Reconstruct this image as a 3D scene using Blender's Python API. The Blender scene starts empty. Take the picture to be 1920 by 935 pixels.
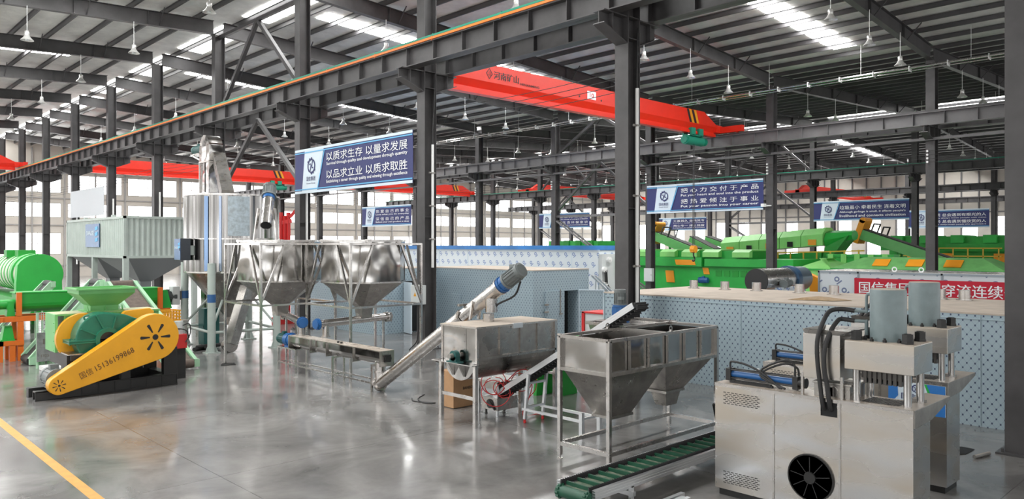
import bpy, bmesh, math, random
from mathutils import Vector as V, Matrix
rnd = random.Random(7)
scene = bpy.context.scene
coll = scene.collection
PI = math.pi
S45, C45 = .6934, .7206            # camera looks between the two directions of the building grid
F_PX, CAM_H, HOR = 1431.0, 3.3, 460.0

def project(x, y, h=0.0):
    """where a world point would be seen in the 1920x935 frame (used only to skip repeats out of view)"""
    z = S45 * x + C45 * y
    r = C45 * x - S45 * y
    if z < .5: return (-9999, -9999, z)
    return (960 + F_PX * r / z, HOR + F_PX * (CAM_H - h) / z, z)

ORD = ['first', 'second', 'third', 'fourth', 'fifth', 'sixth', 'seventh', 'eighth', 'ninth', 'tenth', 'eleventh', 'twelfth',
       'thirteenth', 'fourteenth', 'fifteenth', 'sixteenth', 'seventeenth', 'eighteenth', 'nineteenth', 'twentieth',
       'twenty-first', 'twenty-second', 'twenty-third', 'twenty-fourth', 'twenty-fifth', 'twenty-sixth']

# ------------------------------------------------------------------ mesh builder
class MB:
    def __init__(s): s.v, s.f, s.sm = [], [], []
    def add(s, vs, fs, sm=False):
        o = len(s.v)
        s.v += [tuple(p) for p in vs]
        s.f += [tuple(i + o for i in f) for f in fs]
        s.sm += [sm] * len(fs)
        return s
    def box(s, x0, x1, y0, y1, z0, z1):
        return s.add([(x0, y0, z0), (x1, y0, z0), (x1, y1, z0), (x0, y1, z0), (x0, y0, z1), (x1, y0, z1), (x1, y1, z1), (x0, y1, z1)],
                     [(0, 3, 2, 1), (4, 5, 6, 7), (0, 1, 5, 4), (1, 2, 6, 5), (2, 3, 7, 6), (3, 0, 4, 7)])
    def cb(s, c, d):
        return s.box(c[0] - d[0] / 2, c[0] + d[0] / 2, c[1] - d[1] / 2, c[1] + d[1] / 2, c[2] - d[2] / 2, c[2] + d[2] / 2)
    def bar(s, p, q, w, h, up=(0, 0, 1)):
        p, q = V(p), V(q); d = (q - p).normalized(); u = V(up)
        if abs(d.dot(u)) > .98: u = V((1, 0, 0))
        a = d.cross(u).normalized() * w / 2; b = a.cross(d).normalized() * h / 2
        vs = [p - a - b, p + a - b, p + a + b, p - a + b, q - a - b, q + a - b, q + a + b, q - a + b]
        return s.add(vs, [(0, 1, 2, 3), (7, 6, 5, 4), (0, 4, 5, 1), (1, 5, 6, 2), (2, 6, 7, 3), (3, 7, 4, 0)])
    def cyl(s, p, q, r, r2=None, n=16, cap=True, ph=0.0):
        p, q = V(p), V(q); d = (q - p).normalized()
        u = V((0, 0, 1)) if abs(d.z) < .9 else V((1, 0, 0))
        a = d.cross(u).normalized(); b = a.cross(d)
        r2 = r if r2 is None else r2
        vs = []
        for i in range(n):
            t = 2 * PI * i / n + ph; k = a * math.cos(t) + b * math.sin(t)
            vs += [p + k * r, q + k * r2]
        fs = [(2 * i, 2 * ((i + 1) % n), 2 * ((i + 1) % n) + 1, 2 * i + 1) for i in range(n)]
        s.add(vs, fs, n > 8)
        if cap:
            s.add([vs[2 * i] for i in range(n)], [tuple(range(n))]); s.add([vs[2 * i + 1] for i in range(n)], [tuple(reversed(range(n)))])
        return s
    def pipe(s, p, q, r, ri, n=20):                      # open hollow cylinder
        s.cyl(p, q, r, n=n, cap=False); s.cyl(p, q, ri, n=n, cap=False)
        for e in (p, q): s.ring(e, V(q) - V(p), r, ri, n)
        return s
    def ring(s, c, d, r, ri, n=20, a0=0.0, a1=2 * PI):
        c, d = V(c), V(d).normalized()
        u = V((0, 0, 1)) if abs(d.z) < .9 else V((1, 0, 0))
        a = d.cross(u).normalized(); b = a.cross(d)
        vs = []
        m = n + 1
        for i in range(m):
            t = a0 + (a1 - a0) * i / n; k = a * math.cos(t) + b * math.sin(t)
            vs += [c + k * r, c + k * ri]
        return s.add(vs, [(2 * i, 2 * i + 2, 2 * i + 3, 2 * i + 1) for i in range(n)])
    def tube(s, pts, r, n=8, cap=True, sub=4):
        pts = [V(p) for p in pts]
        if len(pts) > 2 and sub > 1:                     # round the bends
            q = [pts[0] * 2 - pts[1]] + pts + [pts[-1] * 2 - pts[-2]]; out = []
            for i in range(1, len(q) - 2):
                for k in range(sub):
                    t = k / sub
                    out.append(.5 * (2 * q[i] + (q[i + 1] - q[i - 1]) * t + (2 * q[i - 1] - 5 * q[i] + 4 * q[i + 1] - q[i + 2]) * t * t + (3 * q[i] - q[i - 1] - 3 * q[i + 1] + q[i + 2]) * t ** 3))
            pts = out + [pts[-1]]
        m = len(pts); vs = []
        a = None
        for i in range(m):
            d = (pts[min(i + 1, m - 1)] - pts[max(i - 1, 0)]).normalized()
            if a is None:
                u = V((0, 0, 1)) if abs(d.z) < .9 else V((1, 0, 0)); a = d.cross(u).normalized()
            else:
                a = (a - d * a.dot(d)).normalized()
            b = d.cross(a)
            for k in range(n):
                t = 2 * PI * k / n; vs.append(pts[i] + (a * math.cos(t) + b * math.sin(t)) * r)
        fs = [(i * n + k, i * n + (k + 1) % n, (i + 1) * n + (k + 1) % n, (i + 1) * n + k) for i in range(m - 1) for k in range(n)]
        s.add(vs, fs, True)
        if cap: s.add(vs[:n], [tuple(reversed(range(n)))]); s.add(vs[-n:], [tuple(range(n))])
        return s
    def prism(s, pts, vec):
        pts = [V(p) for p in pts]; vec = V(vec); n = len(pts)
        fs = [tuple(range(n)), tuple(reversed(range(n, 2 * n)))] + [(i, i + n, (i + 1) % n + n, (i + 1) % n) for i in range(n)]
        return s.add(pts + [p + vec for p in pts], fs)
    def loft(s, loops, cap0=False, cap1=False, sm=False):
        n = len(loops[0]); vs = [p for L in loops for p in L]
        fs = [(j * n + i, j * n + (i + 1) % n, (j + 1) * n + (i + 1) % n, (j + 1) * n + i) for j in range(len(loops) - 1) for i in range(n)]
        s.add(vs, fs, sm)
        if cap0: s.add(loops[0], [tuple(reversed(range(n)))])
        if cap1: s.add(loops[-1], [tuple(range(n))])
        return s
    def lathe(s, prof, c, axis=(0, 0, 1), n=24, sm=True):
        c, d = V(c), V(axis).normalized()
        u = V((0, 0, 1)) if abs(d.z) < .9 else V((1, 0, 0))
        a = d.cross(u).normalized(); b = a.cross(d)
        loops = [[c + d * z + (a * math.cos(2 * PI * i / n) + b * math.sin(2 * PI * i / n)) * max(r, .0005) for i in range(n)] for r, z in prof]
        return s.loft(loops, True, True, sm)
    def ibeam(s, p, q, depth, width, tw=.02, tf=.03, up=(0, 0, 1)):
        p, q = V(p), V(q); d = (q - p).normalized(); u = V(up); a = d.cross(u).normalized(); b = a.cross(d).normalized()
        s.bar(p, q, tw, depth, up)
        for g in (1, -1):
            o = b * g * (depth / 2 - tf / 2); s.bar(p + o, q + o, width, tf, up)
        return s
    def quad(s, a, b, c, d): return s.add([a, b, c, d], [(0, 1, 2, 3)])
    def bolts(s, pts, d, r, n=6, L=.01):
        d = V(d)
        for p in pts: s.cyl(V(p), V(p) + d * L, r, n=n)
        return s
    def build(s, name, m, parent=None, bevel=0, fix=True):
        me = bpy.data.meshes.new(name)
        vs = s.v
        if parent is not None:
            inv = FRAME[parent.name].inverted(); vs = [tuple(inv @ V(p)) for p in vs]
        me.from_pydata(vs, [], s.f)
        me.polygons.foreach_set('use_smooth', s.sm)
        if fix:
            b = bmesh.new(); b.from_mesh(me); bmesh.ops.recalc_face_normals(b, faces=b.faces[:]); b.to_mesh(me); b.free()
        me.materials.append(m)
        o = bpy.data.objects.new(name, me); coll.objects.link(o)
        if parent is not None:
            o.parent = parent; FRAME[o.name] = FRAME[parent.name]
        else: FRAME[o.name] = Matrix.Identity(4)
        if bevel:
            md = o.modifiers.new('edge', 'BEVEL'); md.width = bevel; md.segments = 2; md.limit_method = 'ANGLE'; md.angle_limit = .7
            md.harden_normals = False
        return o
FRAME = {}
def tag(o, label=None, cat=None, group=None, kind=None):
    if label: o['label'] = label
    if cat: o['category'] = cat
    if group: o['group'] = group
    if kind: o['kind'] = kind
    return o
def thing(name, label, cat, loc=(0, 0, 0), group=None, kind=None):
    o = bpy.data.objects.new(name, None); coll.objects.link(o); o.location = loc; o.empty_display_size = .2
    FRAME[o.name] = Matrix.Translation(V(loc))
    return tag(o, label, cat, group, kind)
def struct(name, mb, m, label, cat, group=None, fix=True):
    return tag(mb.build(name, m, fix=fix), label, cat, group, 'structure')
def dup(root, loc, label=None, group=None):
    r = root.copy(); coll.objects.link(r); r.location = loc
    if label: r['label'] = label
    if group: r['group'] = group
    for ch in list(root.children):
        c = ch.copy(); coll.objects.link(c); c.parent = r
        for g in list(ch.children):
            d = g.copy(); coll.objects.link(d); d.parent = c
    return r

# ------------------------------------------------------------------ materials
MATS = {}
def N(nt, t, **k):
    n = nt.nodes.new(t)
    for a, v in k.items(): setattr(n, a, v)
    return n
def mat(name, col, rough=.5, metal=0.0, var=0.0, vscale=3.0, bump=0.0, bscale=8.0, bdist=.02, rvar=0.0, emit=0.0, spec=.5, col2=None, stretch=None, dust=0.0, coat=0.0, bdet=2, ndet=5):
    m = bpy.data.materials.new(name); m.use_nodes = True
    nt = m.node_tree; b = nt.nodes['Principled BSDF']; L = nt.links
    c = (*col, 1); b.inputs['Base Color'].default_value = c
    b.inputs['Roughness'].default_value = rough; b.inputs['Metallic'].default_value = metal
    b.inputs['Specular IOR Level'].default_value = spec
    if coat: b.inputs['Coat Weight'].default_value = coat; b.inputs['Coat Roughness'].default_value = .1
    if emit:
        b.inputs['Emission Color'].default_value = c; b.inputs['Emission Strength'].default_value = emit
    if var or bump or rvar or dust:
        tc = N(nt, 'ShaderNodeTexCoord'); src = tc.outputs['Object']
        if stretch:
            mp = N(nt, 'ShaderNodeMapping'); mp.inputs['Scale'].default_value = stretch; L.new(src, mp.inputs['Vector']); src = mp.outputs['Vector']
    out = None
    if var or rvar:
        nz = N(nt, 'ShaderNodeTexNoise'); nz.inputs['Scale'].default_value = vscale; nz.inputs['Detail'].default_value = ndet; nz.inputs['Roughness'].default_value = .6
        L.new(src, nz.inputs['Vector'])
    if var:
        mx = N(nt, 'ShaderNodeMix', data_type='RGBA')
        k = col2 if col2 else tuple(max(0, x * (1 - var)) for x in col)
        rp = N(nt, 'ShaderNodeMapRange'); rp.inputs[1].default_value = .35; rp.inputs[2].default_value = .65
        L.new(nz.outputs['Fac'], rp.inputs[0]); L.new(rp.outputs[0], mx.inputs['Factor'])
        mx.inputs['A'].default_value = c; mx.inputs['B'].default_value = (*k, 1)
        out = mx.outputs['Result']
    if dust:
        ge = N(nt, 'ShaderNodeNewGeometry'); sx = N(nt, 'ShaderNodeSeparateXYZ'); L.new(ge.outputs['Normal'], sx.inputs[0])
        r2 = N(nt, 'ShaderNodeMapRange'); r2.inputs[1].default_value = .6; r2.inputs[2].default_value = .95; r2.inputs[4].default_value = dust
        L.new(sx.outputs['Z'], r2.inputs[0])
        m2 = N(nt, 'ShaderNodeMix', data_type='RGBA'); L.new(r2.outputs[0], m2.inputs['Factor'])
        if out: L.new(out, m2.inputs['A'])
        else: m2.inputs['A'].default_value = c
        m2.inputs['B'].default_value = (.45, .38, .31, 1); out = m2.outputs['Result']
        if metal:
            mm = N(nt, 'ShaderNodeMath', operation='MULTIPLY_ADD'); L.new(r2.outputs[0], mm.inputs[0]); mm.inputs[1].default_value = -metal; mm.inputs[2].default_value = metal
            L.new(mm.outputs[0], b.inputs['Metallic'])
    if out: L.new(out, b.inputs['Base Color'])
    if rvar:
        r3 = N(nt, 'ShaderNodeMapRange'); r3.inputs[1].default_value = .3; r3.inputs[2].default_value = .7
        r3.inputs[3].default_value = max(.02, rough - rvar); r3.inputs[4].default_value = rough + rvar
        L.new(nz.outputs['Fac'], r3.inputs[0]); L.new(r3.outputs[0], b.inputs['Roughness'])
    if bump:
        n2 = N(nt, 'ShaderNodeTexNoise'); n2.inputs['Scale'].default_value = bscale; n2.inputs['Detail'].default_value = bdet
        L.new(src, n2.inputs['Vector'])
        bp = N(nt, 'ShaderNodeBump'); bp.inputs['Strength'].default_value = bump; bp.inputs['Distance'].default_value = bdist
        L.new(n2.outputs['Fac'], bp.inputs['Height']); L.new(bp.outputs['Normal'], b.inputs['Normal'])
    return m

steel = mat('grey_painted_steel', (.074, .071, .073), .45, var=.35, vscale=1.2, spec=.4)
steel_lt = mat('light_grey_painted_steel', (.15, .147, .15), .45, var=.25, vscale=1.0)
steel_dk = mat('dark_grey_purlin_steel', (.07, .067, .07), .5, var=.3, vscale=.6)
stainless = mat('stainless_sheet', (.47, .46, .445), .13, 1.0, var=.25, vscale=2.0, bump=.6, bscale=2.3, bdist=.05, rvar=.05, bdet=0)
stainless_sm = mat('stainless_tube', (.62, .60, .58), .24, 1.0, var=.25, vscale=6, rvar=.08)
stainless_dk = mat('dull_stainless', (.46, .44, .415), .32, 1.0, var=.35, vscale=3, rvar=.12, bump=.1, bscale=3, bdist=.04)
stainless_dust = mat('dusty_stainless', (.58, .56, .53), .3, 1.0, var=.25, vscale=4, rvar=.1, dust=.9)
dust_m = mat('beige_dust', (.50, .43, .36), .9, var=.18, vscale=2.5)
press_steel = mat('brushed_press_steel', (.60, .605, .61), .27, 1.0, var=.8, vscale=1.4, col2=(.545, .495, .43), rvar=.06, bump=.12, bscale=.9, bdist=.05, stretch=(1, .6, 2.2), bdet=0, ndet=1.5)
chrome = mat('chromed_rod', (.7, .7, .7), .12, 1.0)
alu = mat('aluminium_profile', (.68, .70, .72), .3, .9)
black = mat('black_paint', (.012, .012, .012), .45)
rubber = mat('black_rubber', (.018, .018, .019), .6)
beltm = mat('brown_black_belt', (.035, .032, .03), .7, var=.4, vscale=8)
dark_in = mat('painted_dark_interior', (.006, .007, .008), .8)  # near-black colour stands in for the shade inside openings
yellow = mat('yellow_guard_paint', (.77, .35, .012), .38, var=.1, vscale=2)
yellow_line = mat('yellow_floor_paint', (.62, .31, .03), .4, var=.2, vscale=6)
rail_yel = mat('yellow_railing_paint', (.62, .40, .04), .5)
orange = mat('orange_frame_paint', (.68, .14, .012), .45, var=.15)
orange2 = mat('orange_hatch_paint', (.80, .30, .01), .45)
green = mat('light_green_paint', (.14, .46, .14), .42, var=.12, vscale=2)
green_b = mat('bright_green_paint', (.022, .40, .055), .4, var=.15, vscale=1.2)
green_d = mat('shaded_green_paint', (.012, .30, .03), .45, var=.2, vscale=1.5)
green_l = mat('lime_and_lit_lid_paint', (.24, .66, .17), .45, var=.12, vscale=1.5)
green_dusty = mat('dusty_green_paint', (.14, .42, .12), .55, var=.25, vscale=2)
mint = mat('mint_green_paint', (.36, .62, .40), .45, var=.1)
teal = mat('teal_gearbox_paint', (.012, .15, .085), .35, var=.2, vscale=3)
teal_d = mat('dark_teal_paint', (.01, .085, .08), .4)
red = mat('red_crane_paint', (.78, .022, .006), .38, var=.06)
red_s = mat('red_paint', (.55, .02, .02), .45)
redcloth = mat('red_banner_cloth', (.55, .006, .03), .7, var=.12, vscale=2)
blue = mat('blue_machine_paint', (.015, .10, .30), .35)
blue_l = mat('blue_plastic_film', (.03, .22, .62), .3, var=.35, vscale=.8)
navy = mat('navy_banner_print', (.018, .025, .13), .55)
white = mat('white_print', (.86, .88, .90), .6)
pale = mat('pale_blue_white_print', (.62, .72, .80), .55)
cyan = mat('cyan_stripe_print', (.12, .42, .72), .55)
grey_m = mat('grey_motor_paint', (.16, .18, .18), .45, var=.2)
cyl_grey = mat('blue_grey_cylinder_paint', (.17, .225, .235), .42, var=.15, vscale=6)
pale_grey = mat('pale_grey_green_paint', (.40, .46, .43), .45, var=.12, vscale=2)
box_grey = mat('light_grey_box_enamel', (.55, .58, .58), .45)
pvc = mat('white_pvc', (.78, .79, .78), .4)
card = mat('brown_cardboard', (.42, .24, .12), .8, var=.15, vscale=4)
cardp = mat('crumpled_brown_paper', (.40, .28, .16), .85, var=.3, vscale=12)
green_belt = mat('green_pvc_belt', (.010, .085, .045), .5, var=.3, vscale=6)
belt_dusty = mat('dusty_green_belt', (.24, .25, .19), .75, var=.4, vscale=9, col2=(.05, .10, .06))
redhose = mat('red_air_hose', (.62, .03, .03), .35)
lampm = mat('lamp_spun_aluminium', (.72, .72, .70), .3, .6)
window_frame_m = mat('pale_window_frame', (.30, .29, .28), .5)
silo_m = mat('reflection_streaked_stainless', (.46, .455, .45), .2, 1.0, var=.9, vscale=1.6, rvar=.08, stretch=(5, 5, .06), col2=(.13, .125, .12))  # dark vertical streaks in the colour imitate reflections on the ribs
wire_m = mat('thin_dark_cable', (.03, .03, .03), .6)
wall_m = mat('cream_wall_cladding', (.62, .58, .52), .7, var=.12, vscale=.5)
orange_bar = mat('orange_conductor_bar', (.85, .19, .02), .5)
green_bar = mat('green_conductor_bar', (.01, .24, .15), .5)
blueink = mat('blue_label_print', (.02, .16, .50), .5)
greyplate = mat('grey_machined_steel', (.33, .32, .30), .42, .7, var=.3, vscale=5, dust=.6)
glow_w = mat('daylit_window_pane', (1, 1, 1), .3, emit=3.2)
glow_b = mat('added_window_glow', (1, 1, 1), .3, emit=1.45)  # glow of unseen added windows, tuned for reflections on the steel
glow_r = mat('daylit_ridge_sheet', (1, 1, .985), .4, emit=7.0)
glow_s = mat('daylit_skylight_sheet', (1, 1, .985), .4, emit=23.0)
film_dk = mat('blue_film_on_steel', (.05, .13, .28), .25, .3, var=.3, vscale=3)

def pattern_mat(name, base, ink, a, b, kind, rough=.4, metal=0.0, base2=None):
    """a printed lattice on upright sheets: u runs along the sheet (x or y), v runs up"""
    m = bpy.data.materials.new(name); m.use_nodes = True
    nt = m.node_tree; L = nt.links; bs = nt.nodes['Principled BSDF']
    bs.inputs['Roughness'].default_value = rough; bs.inputs['Metallic'].default_value = metal
    ge = N(nt, 'ShaderNodeNewGeometry'); sp = N(nt, 'ShaderNodeSeparateXYZ'); L.new(ge.outputs['Position'], sp.inputs[0])
    def mth(op, x, y=None, z=None):
        n = N(nt, 'ShaderNodeMath', operation=op)
        for i, q in enumerate((x, y, z)):
            if q is None: continue
            if isinstance(q, (int, float)): n.inputs[i].default_value = q
            else: L.new(q, n.inputs[i])
        return n.outputs[0]
    u = mth('SUBTRACT', sp.outputs['X'], sp.outputs['Y']); v = sp.outputs['Z']
    if kind == 'quilt':
        p = mth('ADD', mth('DIVIDE', u, a), mth('DIVIDE', v, b)); q = mth('SUBTRACT', mth('DIVIDE', u, a), mth('DIVIDE', v, b))
        dp = mth('ABSOLUTE', mth('SUBTRACT', mth('FRACT', p), .5)); dq = mth('ABSOLUTE', mth('SUBTRACT', mth('FRACT', q), .5))
        dot = mth('LESS_THAN', mth('ADD', mth('MULTIPLY', dp, dp), mth('MULTIPLY', dq, dq)), .022)
        line = mth('MULTIPLY', mth('LESS_THAN', mth('MINIMUM', dp, dq), .035), .22)
        fac = mth('MAXIMUM', mth('MULTIPLY', dot, .92), line)
    else:                                                # rows of small slanted stamps
        row = mth('FLOOR', mth('DIVIDE', v, b)); uu = mth('ADD', mth('DIVIDE', u, a), mth('MULTIPLY', row, .37))
        cu = mth('MULTIPLY', mth('SUBTRACT', mth('FRACT', uu), .5), a); cv = mth('MULTIPLY', mth('SUBTRACT', mth('FRACT', mth('DIVIDE', v, b)), .5), b)
        ru = mth('ADD', mth('MULTIPLY', cu, .8), mth('MULTIPLY', cv, .6)); rv = mth('SUBTRACT', mth('MULTIPLY', cv, .8), mth('MULTIPLY', cu, .6))
        r2 = mth('SQRT', mth('ADD', mth('MULTIPLY', ru, ru), mth('MULTIPLY', mth('SUBTRACT', rv, .04), mth('SUBTRACT', rv, .04))))
        ring = mth('LESS_THAN', mth('ABSOLUTE', mth('SUBTRACT', r2, .062)), .022)
        barr = mth('MULTIPLY', mth('LESS_THAN', mth('ABSOLUTE', ru), .10), mth('LESS_THAN', mth('ABSOLUTE', mth('ADD', rv, .085)), .022))
        fac = mth('MULTIPLY', mth('MAXIMUM', ring, barr), .8)
    mx = N(nt, 'ShaderNodeMix', data_type='RGBA'); mx.inputs['B'].default_value = (*ink, 1); L.new(fac, mx.inputs['Factor'])
    nz = N(nt, 'ShaderNodeTexNoise'); nz.inputs['Scale'].default_value = .8; L.new(ge.outputs['Position'], nz.inputs['Vector'])
    m0 = N(nt, 'ShaderNodeMix', data_type='RGBA'); m0.inputs['A'].default_value = (*base, 1); m0.inputs['B'].default_value = (*(base2 or base), 1)
    L.new(nz.outputs['Fac'], m0.inputs['Factor']); L.new(m0.outputs['Result'], mx.inputs['A'])
    L.new(mx.outputs['Result'], bs.inputs['Base Color'])
    return m
quilt = pattern_mat('quilted_foil_panel', (.36, .455, .505), (.015, .025, .08), .135, .175, 'quilt', .38, .1, (.29, .38, .435))
film = pattern_mat('white_protective_film', (.72, .77, .80), (.06, .15, .42), .50, .44, 'stamp', .35, .1, (.60, .68, .73))
film2 = pattern_mat('white_wrapped_panel_film', (.66, .70, .73), (.03, .06, .20), .62, .34, 'stamp', .35, .1, (.55, .61, .66))

def floor_mat():
    m = bpy.data.materials.new('polished_concrete'); m.use_nodes = True
    nt = m.node_tree; L = nt.links; b = nt.nodes['Principled BSDF']
    ge = N(nt, 'ShaderNodeNewGeometry'); sp = N(nt, 'ShaderNodeSeparateXYZ'); L.new(ge.outputs['Position'], sp.inputs[0])
    n1 = N(nt, 'ShaderNodeTexNoise'); n1.inputs['Scale'].default_value = .55; n1.inputs['Detail'].default_value = 8; n1.inputs['Roughness'].default_value = .62; n1.inputs['Distortion'].default_value = .6
    L.new(ge.outputs['Position'], n1.inputs['Vector'])
    cr = N(nt, 'ShaderNodeValToRGB'); e = cr.color_ramp.elements
    e[0].position = .32; e[0].color = (.095, .093, .091, 1); e[1].position = .68; e[1].color = (.245, .238, .23, 1)
    L.new(n1.outputs['Fac'], cr.inputs[0])
    def mth(op, x, y=None):
        n = N(nt, 'ShaderNodeMath', operation=op)
        for i, q in enumerate((x, y)):
            if q is None: continue
            if isinstance(q, (int, float)): n.inputs[i].default_value = q
            else: L.new(q, n.inputs[i])
        return n.outputs[0]
    jx = mth('LESS_THAN', mth('ABSOLUTE', mth('SUBTRACT', mth('FRACT', mth('ADD', mth('DIVIDE', mth('SUBTRACT', sp.outputs['X'], 4.56), 5.2), .5)), .5)), .0014)
    jy = mth('LESS_THAN', mth('ABSOLUTE', mth('SUBTRACT', mth('FRACT', mth('ADD', mth('DIVIDE', mth('SUBTRACT', sp.outputs['Y'], 10.75), 4.0), .5)), .5)), .0018)
    j = mth('MULTIPLY', mth('MAXIMUM', jx, jy), .75)
    mx = N(nt, 'ShaderNodeMix', data_type='RGBA'); L.new(j, mx.inputs['Factor']); L.new(cr.outputs['Color'], mx.inputs['A']); mx.inputs['B'].default_value = (.05, .047, .045, 1)
    L.new(mx.outputs['Result'], b.inputs['Base Color'])
    n2 = N(nt, 'ShaderNodeTexNoise'); n2.inputs['Scale'].default_value = 1.3; n2.inputs['Detail'].default_value = 6; L.new(ge.outputs['Position'], n2.inputs['Vector'])
    r = N(nt, 'ShaderNodeMapRange'); r.inputs[1].default_value = .3; r.inputs[2].default_value = .7; r.inputs[3].default_value = .10; r.inputs[4].default_value = .24
    L.new(n2.outputs['Fac'], r.inputs[0]); L.new(r.outputs[0], b.inputs['Roughness'])
    b.inputs['Specular IOR Level'].default_value = .62
    n3 = N(nt, 'ShaderNodeTexNoise'); n3.inputs['Scale'].default_value = 1.1; L.new(ge.outputs['Position'], n3.inputs['Vector'])
    bp = N(nt, 'ShaderNodeBump'); bp.inputs['Strength'].default_value = .06; bp.inputs['Distance'].default_value = .03; L.new(n3.outputs['Fac'], bp.inputs['Height']); L.new(bp.outputs['Normal'], b.inputs['Normal'])
    return m
def foil_mat():
    m = mat('roof_insulation_foil', (.78, .77, .74), .55, .1, var=.2, vscale=1.2, bump=.5, bscale=4, bdist=.05)
    return m

# ------------------------------------------------------------------ lettering
def text_verts(body, bold=0.0, spacing=1.0):
    cu = bpy.data.curves.new('t', 'FONT'); cu.body = body; cu.size = 1; cu.offset = bold if body.isascii() else 0.0; cu.space_character = spacing; cu.resolution_u = 2
    o = bpy.data.objects.new('t', cu); coll.objects.link(o)
    dg = bpy.context.evaluated_depsgraph_get(); dg.update()
    me = bpy.data.meshes.new_from_object(o.evaluated_get(dg))
    vs = [tuple(v.co) for v in me.vertices]; fs = [tuple(p.vertices) for p in me.polygons]
    bpy.data.objects.remove(o); bpy.data.curves.remove(cu); bpy.data.meshes.remove(me)
    return vs, fs
def lettering(mb, body, o, ux, uy, width=None, height=None, bold=0.0, align='l', spacing=1.0):
    """write body on a plane: o is the lower left corner (or lower middle for align c), ux and uy unit vectors"""
    vs, fs = text_verts(body, bold, spacing)
    if not vs: return
    x0 = min(p[0] for p in vs); x1 = max(p[0] for p in vs); y0 = min(p[1] for p in vs); y1 = max(p[1] for p in vs)
    sx = width / (x1 - x0) if width else None; sy = height / (y1 - y0) if height else None
    sx = sx or sy; sy = sy or sx
    ox = (x0 + x1) / 2 if align == 'c' else x0
    o, ux, uy = V(o), V(ux), V(uy)
    shifts = (0,) if body.isascii() or not bold else (-1, 0, 1)
    nn = ux.cross(uy) * .0016
    for k in shifts: mb.add([o + nn * k + ux * ((p[0] - ox) * sx + k * bold * sy * .9) + uy * (p[1] - y0) * sy for p in vs], fs)
def emblem(mb, c, ux, uy, r, n=V((0, 0, 0))):
    """round company mark: two open arcs round a slanted stroke"""
    c, ux, uy = V(c), V(ux), V(uy)
    def arc(a0, a1, ro, ri, k=14):
        vs = []
        for i in range(k + 1):
            t = math.radians(a0 + (a1 - a0) * i / k); d = ux * math.cos(t) + uy * math.sin(t); vs += [c + d * ro, c + d * ri]
        mb.add(vs, [(2 * i, 2 * i + 2, 2 * i + 3, 2 * i + 1) for i in range(k)])
    arc(75, 235, r, r * .76); arc(255, 415, r, r * .76)
    for k in (80, 110, 265, 290, 140, 320): arc(k, k + 14, r * 1.13, r * .95, 3)
    def poly(ps): mb.add([c + ux * x * r + uy * y * r for x, y in ps], [tuple(range(len(ps)))])
    poly([(-.05, -.15), (.28, .85), (.48, .85), (.15, -.15)]); poly([(.15, -.15), (.55, -.15), (.5, -.33), (.08, -.33)])
    poly([(.05, .15), (-.28, -.85), (-.48, -.85), (-.15, .15)]); poly([(-.15, .15), (-.55, .15), (-.5, .33), (-.08, .33)])
# ================================================================== THE BUILDING
ROWX = [-9.05, 14.95, 38.95, 62.95, 86.95, 110.95]
BAY, Y0, YEND = 8.0, 3.47, 91.6
def rowy(i, x): return Y0 + BAY * i + (x - 14.95) * .027
def roof_z(x):
    t = ((x - 14.95) / 48.0) % 1.0
    d = min(t, 1 - t) * 48.0
    return 14.1 - 1.25 * d / 24.0
RB = .92                                                   # rafter underside below the sheeting
def seen(x, y, h0, h1, mx=70):
    a = project(x, y, h0); b = project(x, y, h1)
    if a[2] < 1: return False
    return -mx < a[0] < 1920 + mx and min(a[1], b[1]) < 960 and max(a[1], b[1]) > -20

# floor
fl = MB(); fl.quad((-12, -14, 0), (112, -14, 0), (112, YEND, 0), (-12, YEND, 0))
struct('floor', fl, floor_mat(), 'grey polished concrete floor of the hall with cut joints', 'floor')
ln = MB(); ln.box(2.93, 3.07, -12, 60, .0005, .003)
tag(ln.build('trim_1', yellow_line), 'yellow painted line along the concrete floor', 'floor line', None, 'structure')

# ceiling: foil-lined sheeting, purlins and skylights
ce = MB()
xs = [-9.05, 14.95, 38.95, 62.95, 86.95, 110.95]
for a, b in zip(xs[:-1], xs[1:]):
    ce.quad((a, -14, roof_z(a)), (b, -14, roof_z(b)), (b, YEND, roof_z(b)), (a, YEND, roof_z(a)))
ceil = struct('ceiling', ce, foil_mat(), 'silver foil lined roof of the hall with skylights', 'ceiling', fix=False)
FRAME['ceiling'] = Matrix.Identity(4)
for a, b in zip(xs[:-1], xs[1:]):
    for k in range(16):
        x = a + 1.0 + k * 1.475
        if x < -3: continue
        z = roof_z(x)
        p = MB(); p.box(x - .015, x + .015, -10, YEND, z - .21, z - .03); p.box(x - .015, x + .065, -10, YEND, z - .225, z - .205); p.box(x - .06, x + .03, -10, YEND, z - .05, z - .03)
        p.build('purlin', steel_dk, ceil)
for yc in (15.5, 31.5, 47.5, 63.5, 79.5):
    for a, b in zip(xs[:-1], xs[1:]):
        if yc == 15.5 and a > 30: continue
        hi, lo = (a, b) if roof_z(a) > roof_z(b) else (b, a)
        s = 1 if lo > hi else -1
        x0, x1 = hi + s * 3.2, lo - s * 1.6
        q = MB()
        for w in (0,):
            q.quad((x0, yc - .55, roof_z(x0) - .025), (x1, yc - .55, roof_z(x1) - .025), (x1, yc + .55, roof_z(x1) - .025), (x0, yc + .55, roof_z(x0) - .025))
        q.build('skylight', glow_s, ceil, fix=False)
for xr in (14.95, 62.95):                                   # daylight strip along the ridge
    for i in range(1, 11):
        q = MB(); ya, yb = rowy(i, xr) + .9, rowy(i + 1, xr) - .9
        q.quad((xr + .75, ya, 14.03), (xr + 2.1, ya, 13.96), (xr + 2.1, yb, 13.96), (xr + .75, yb, 14.03))
        q.build('ridge_skylight', glow_r, ceil, fix=False)

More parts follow.
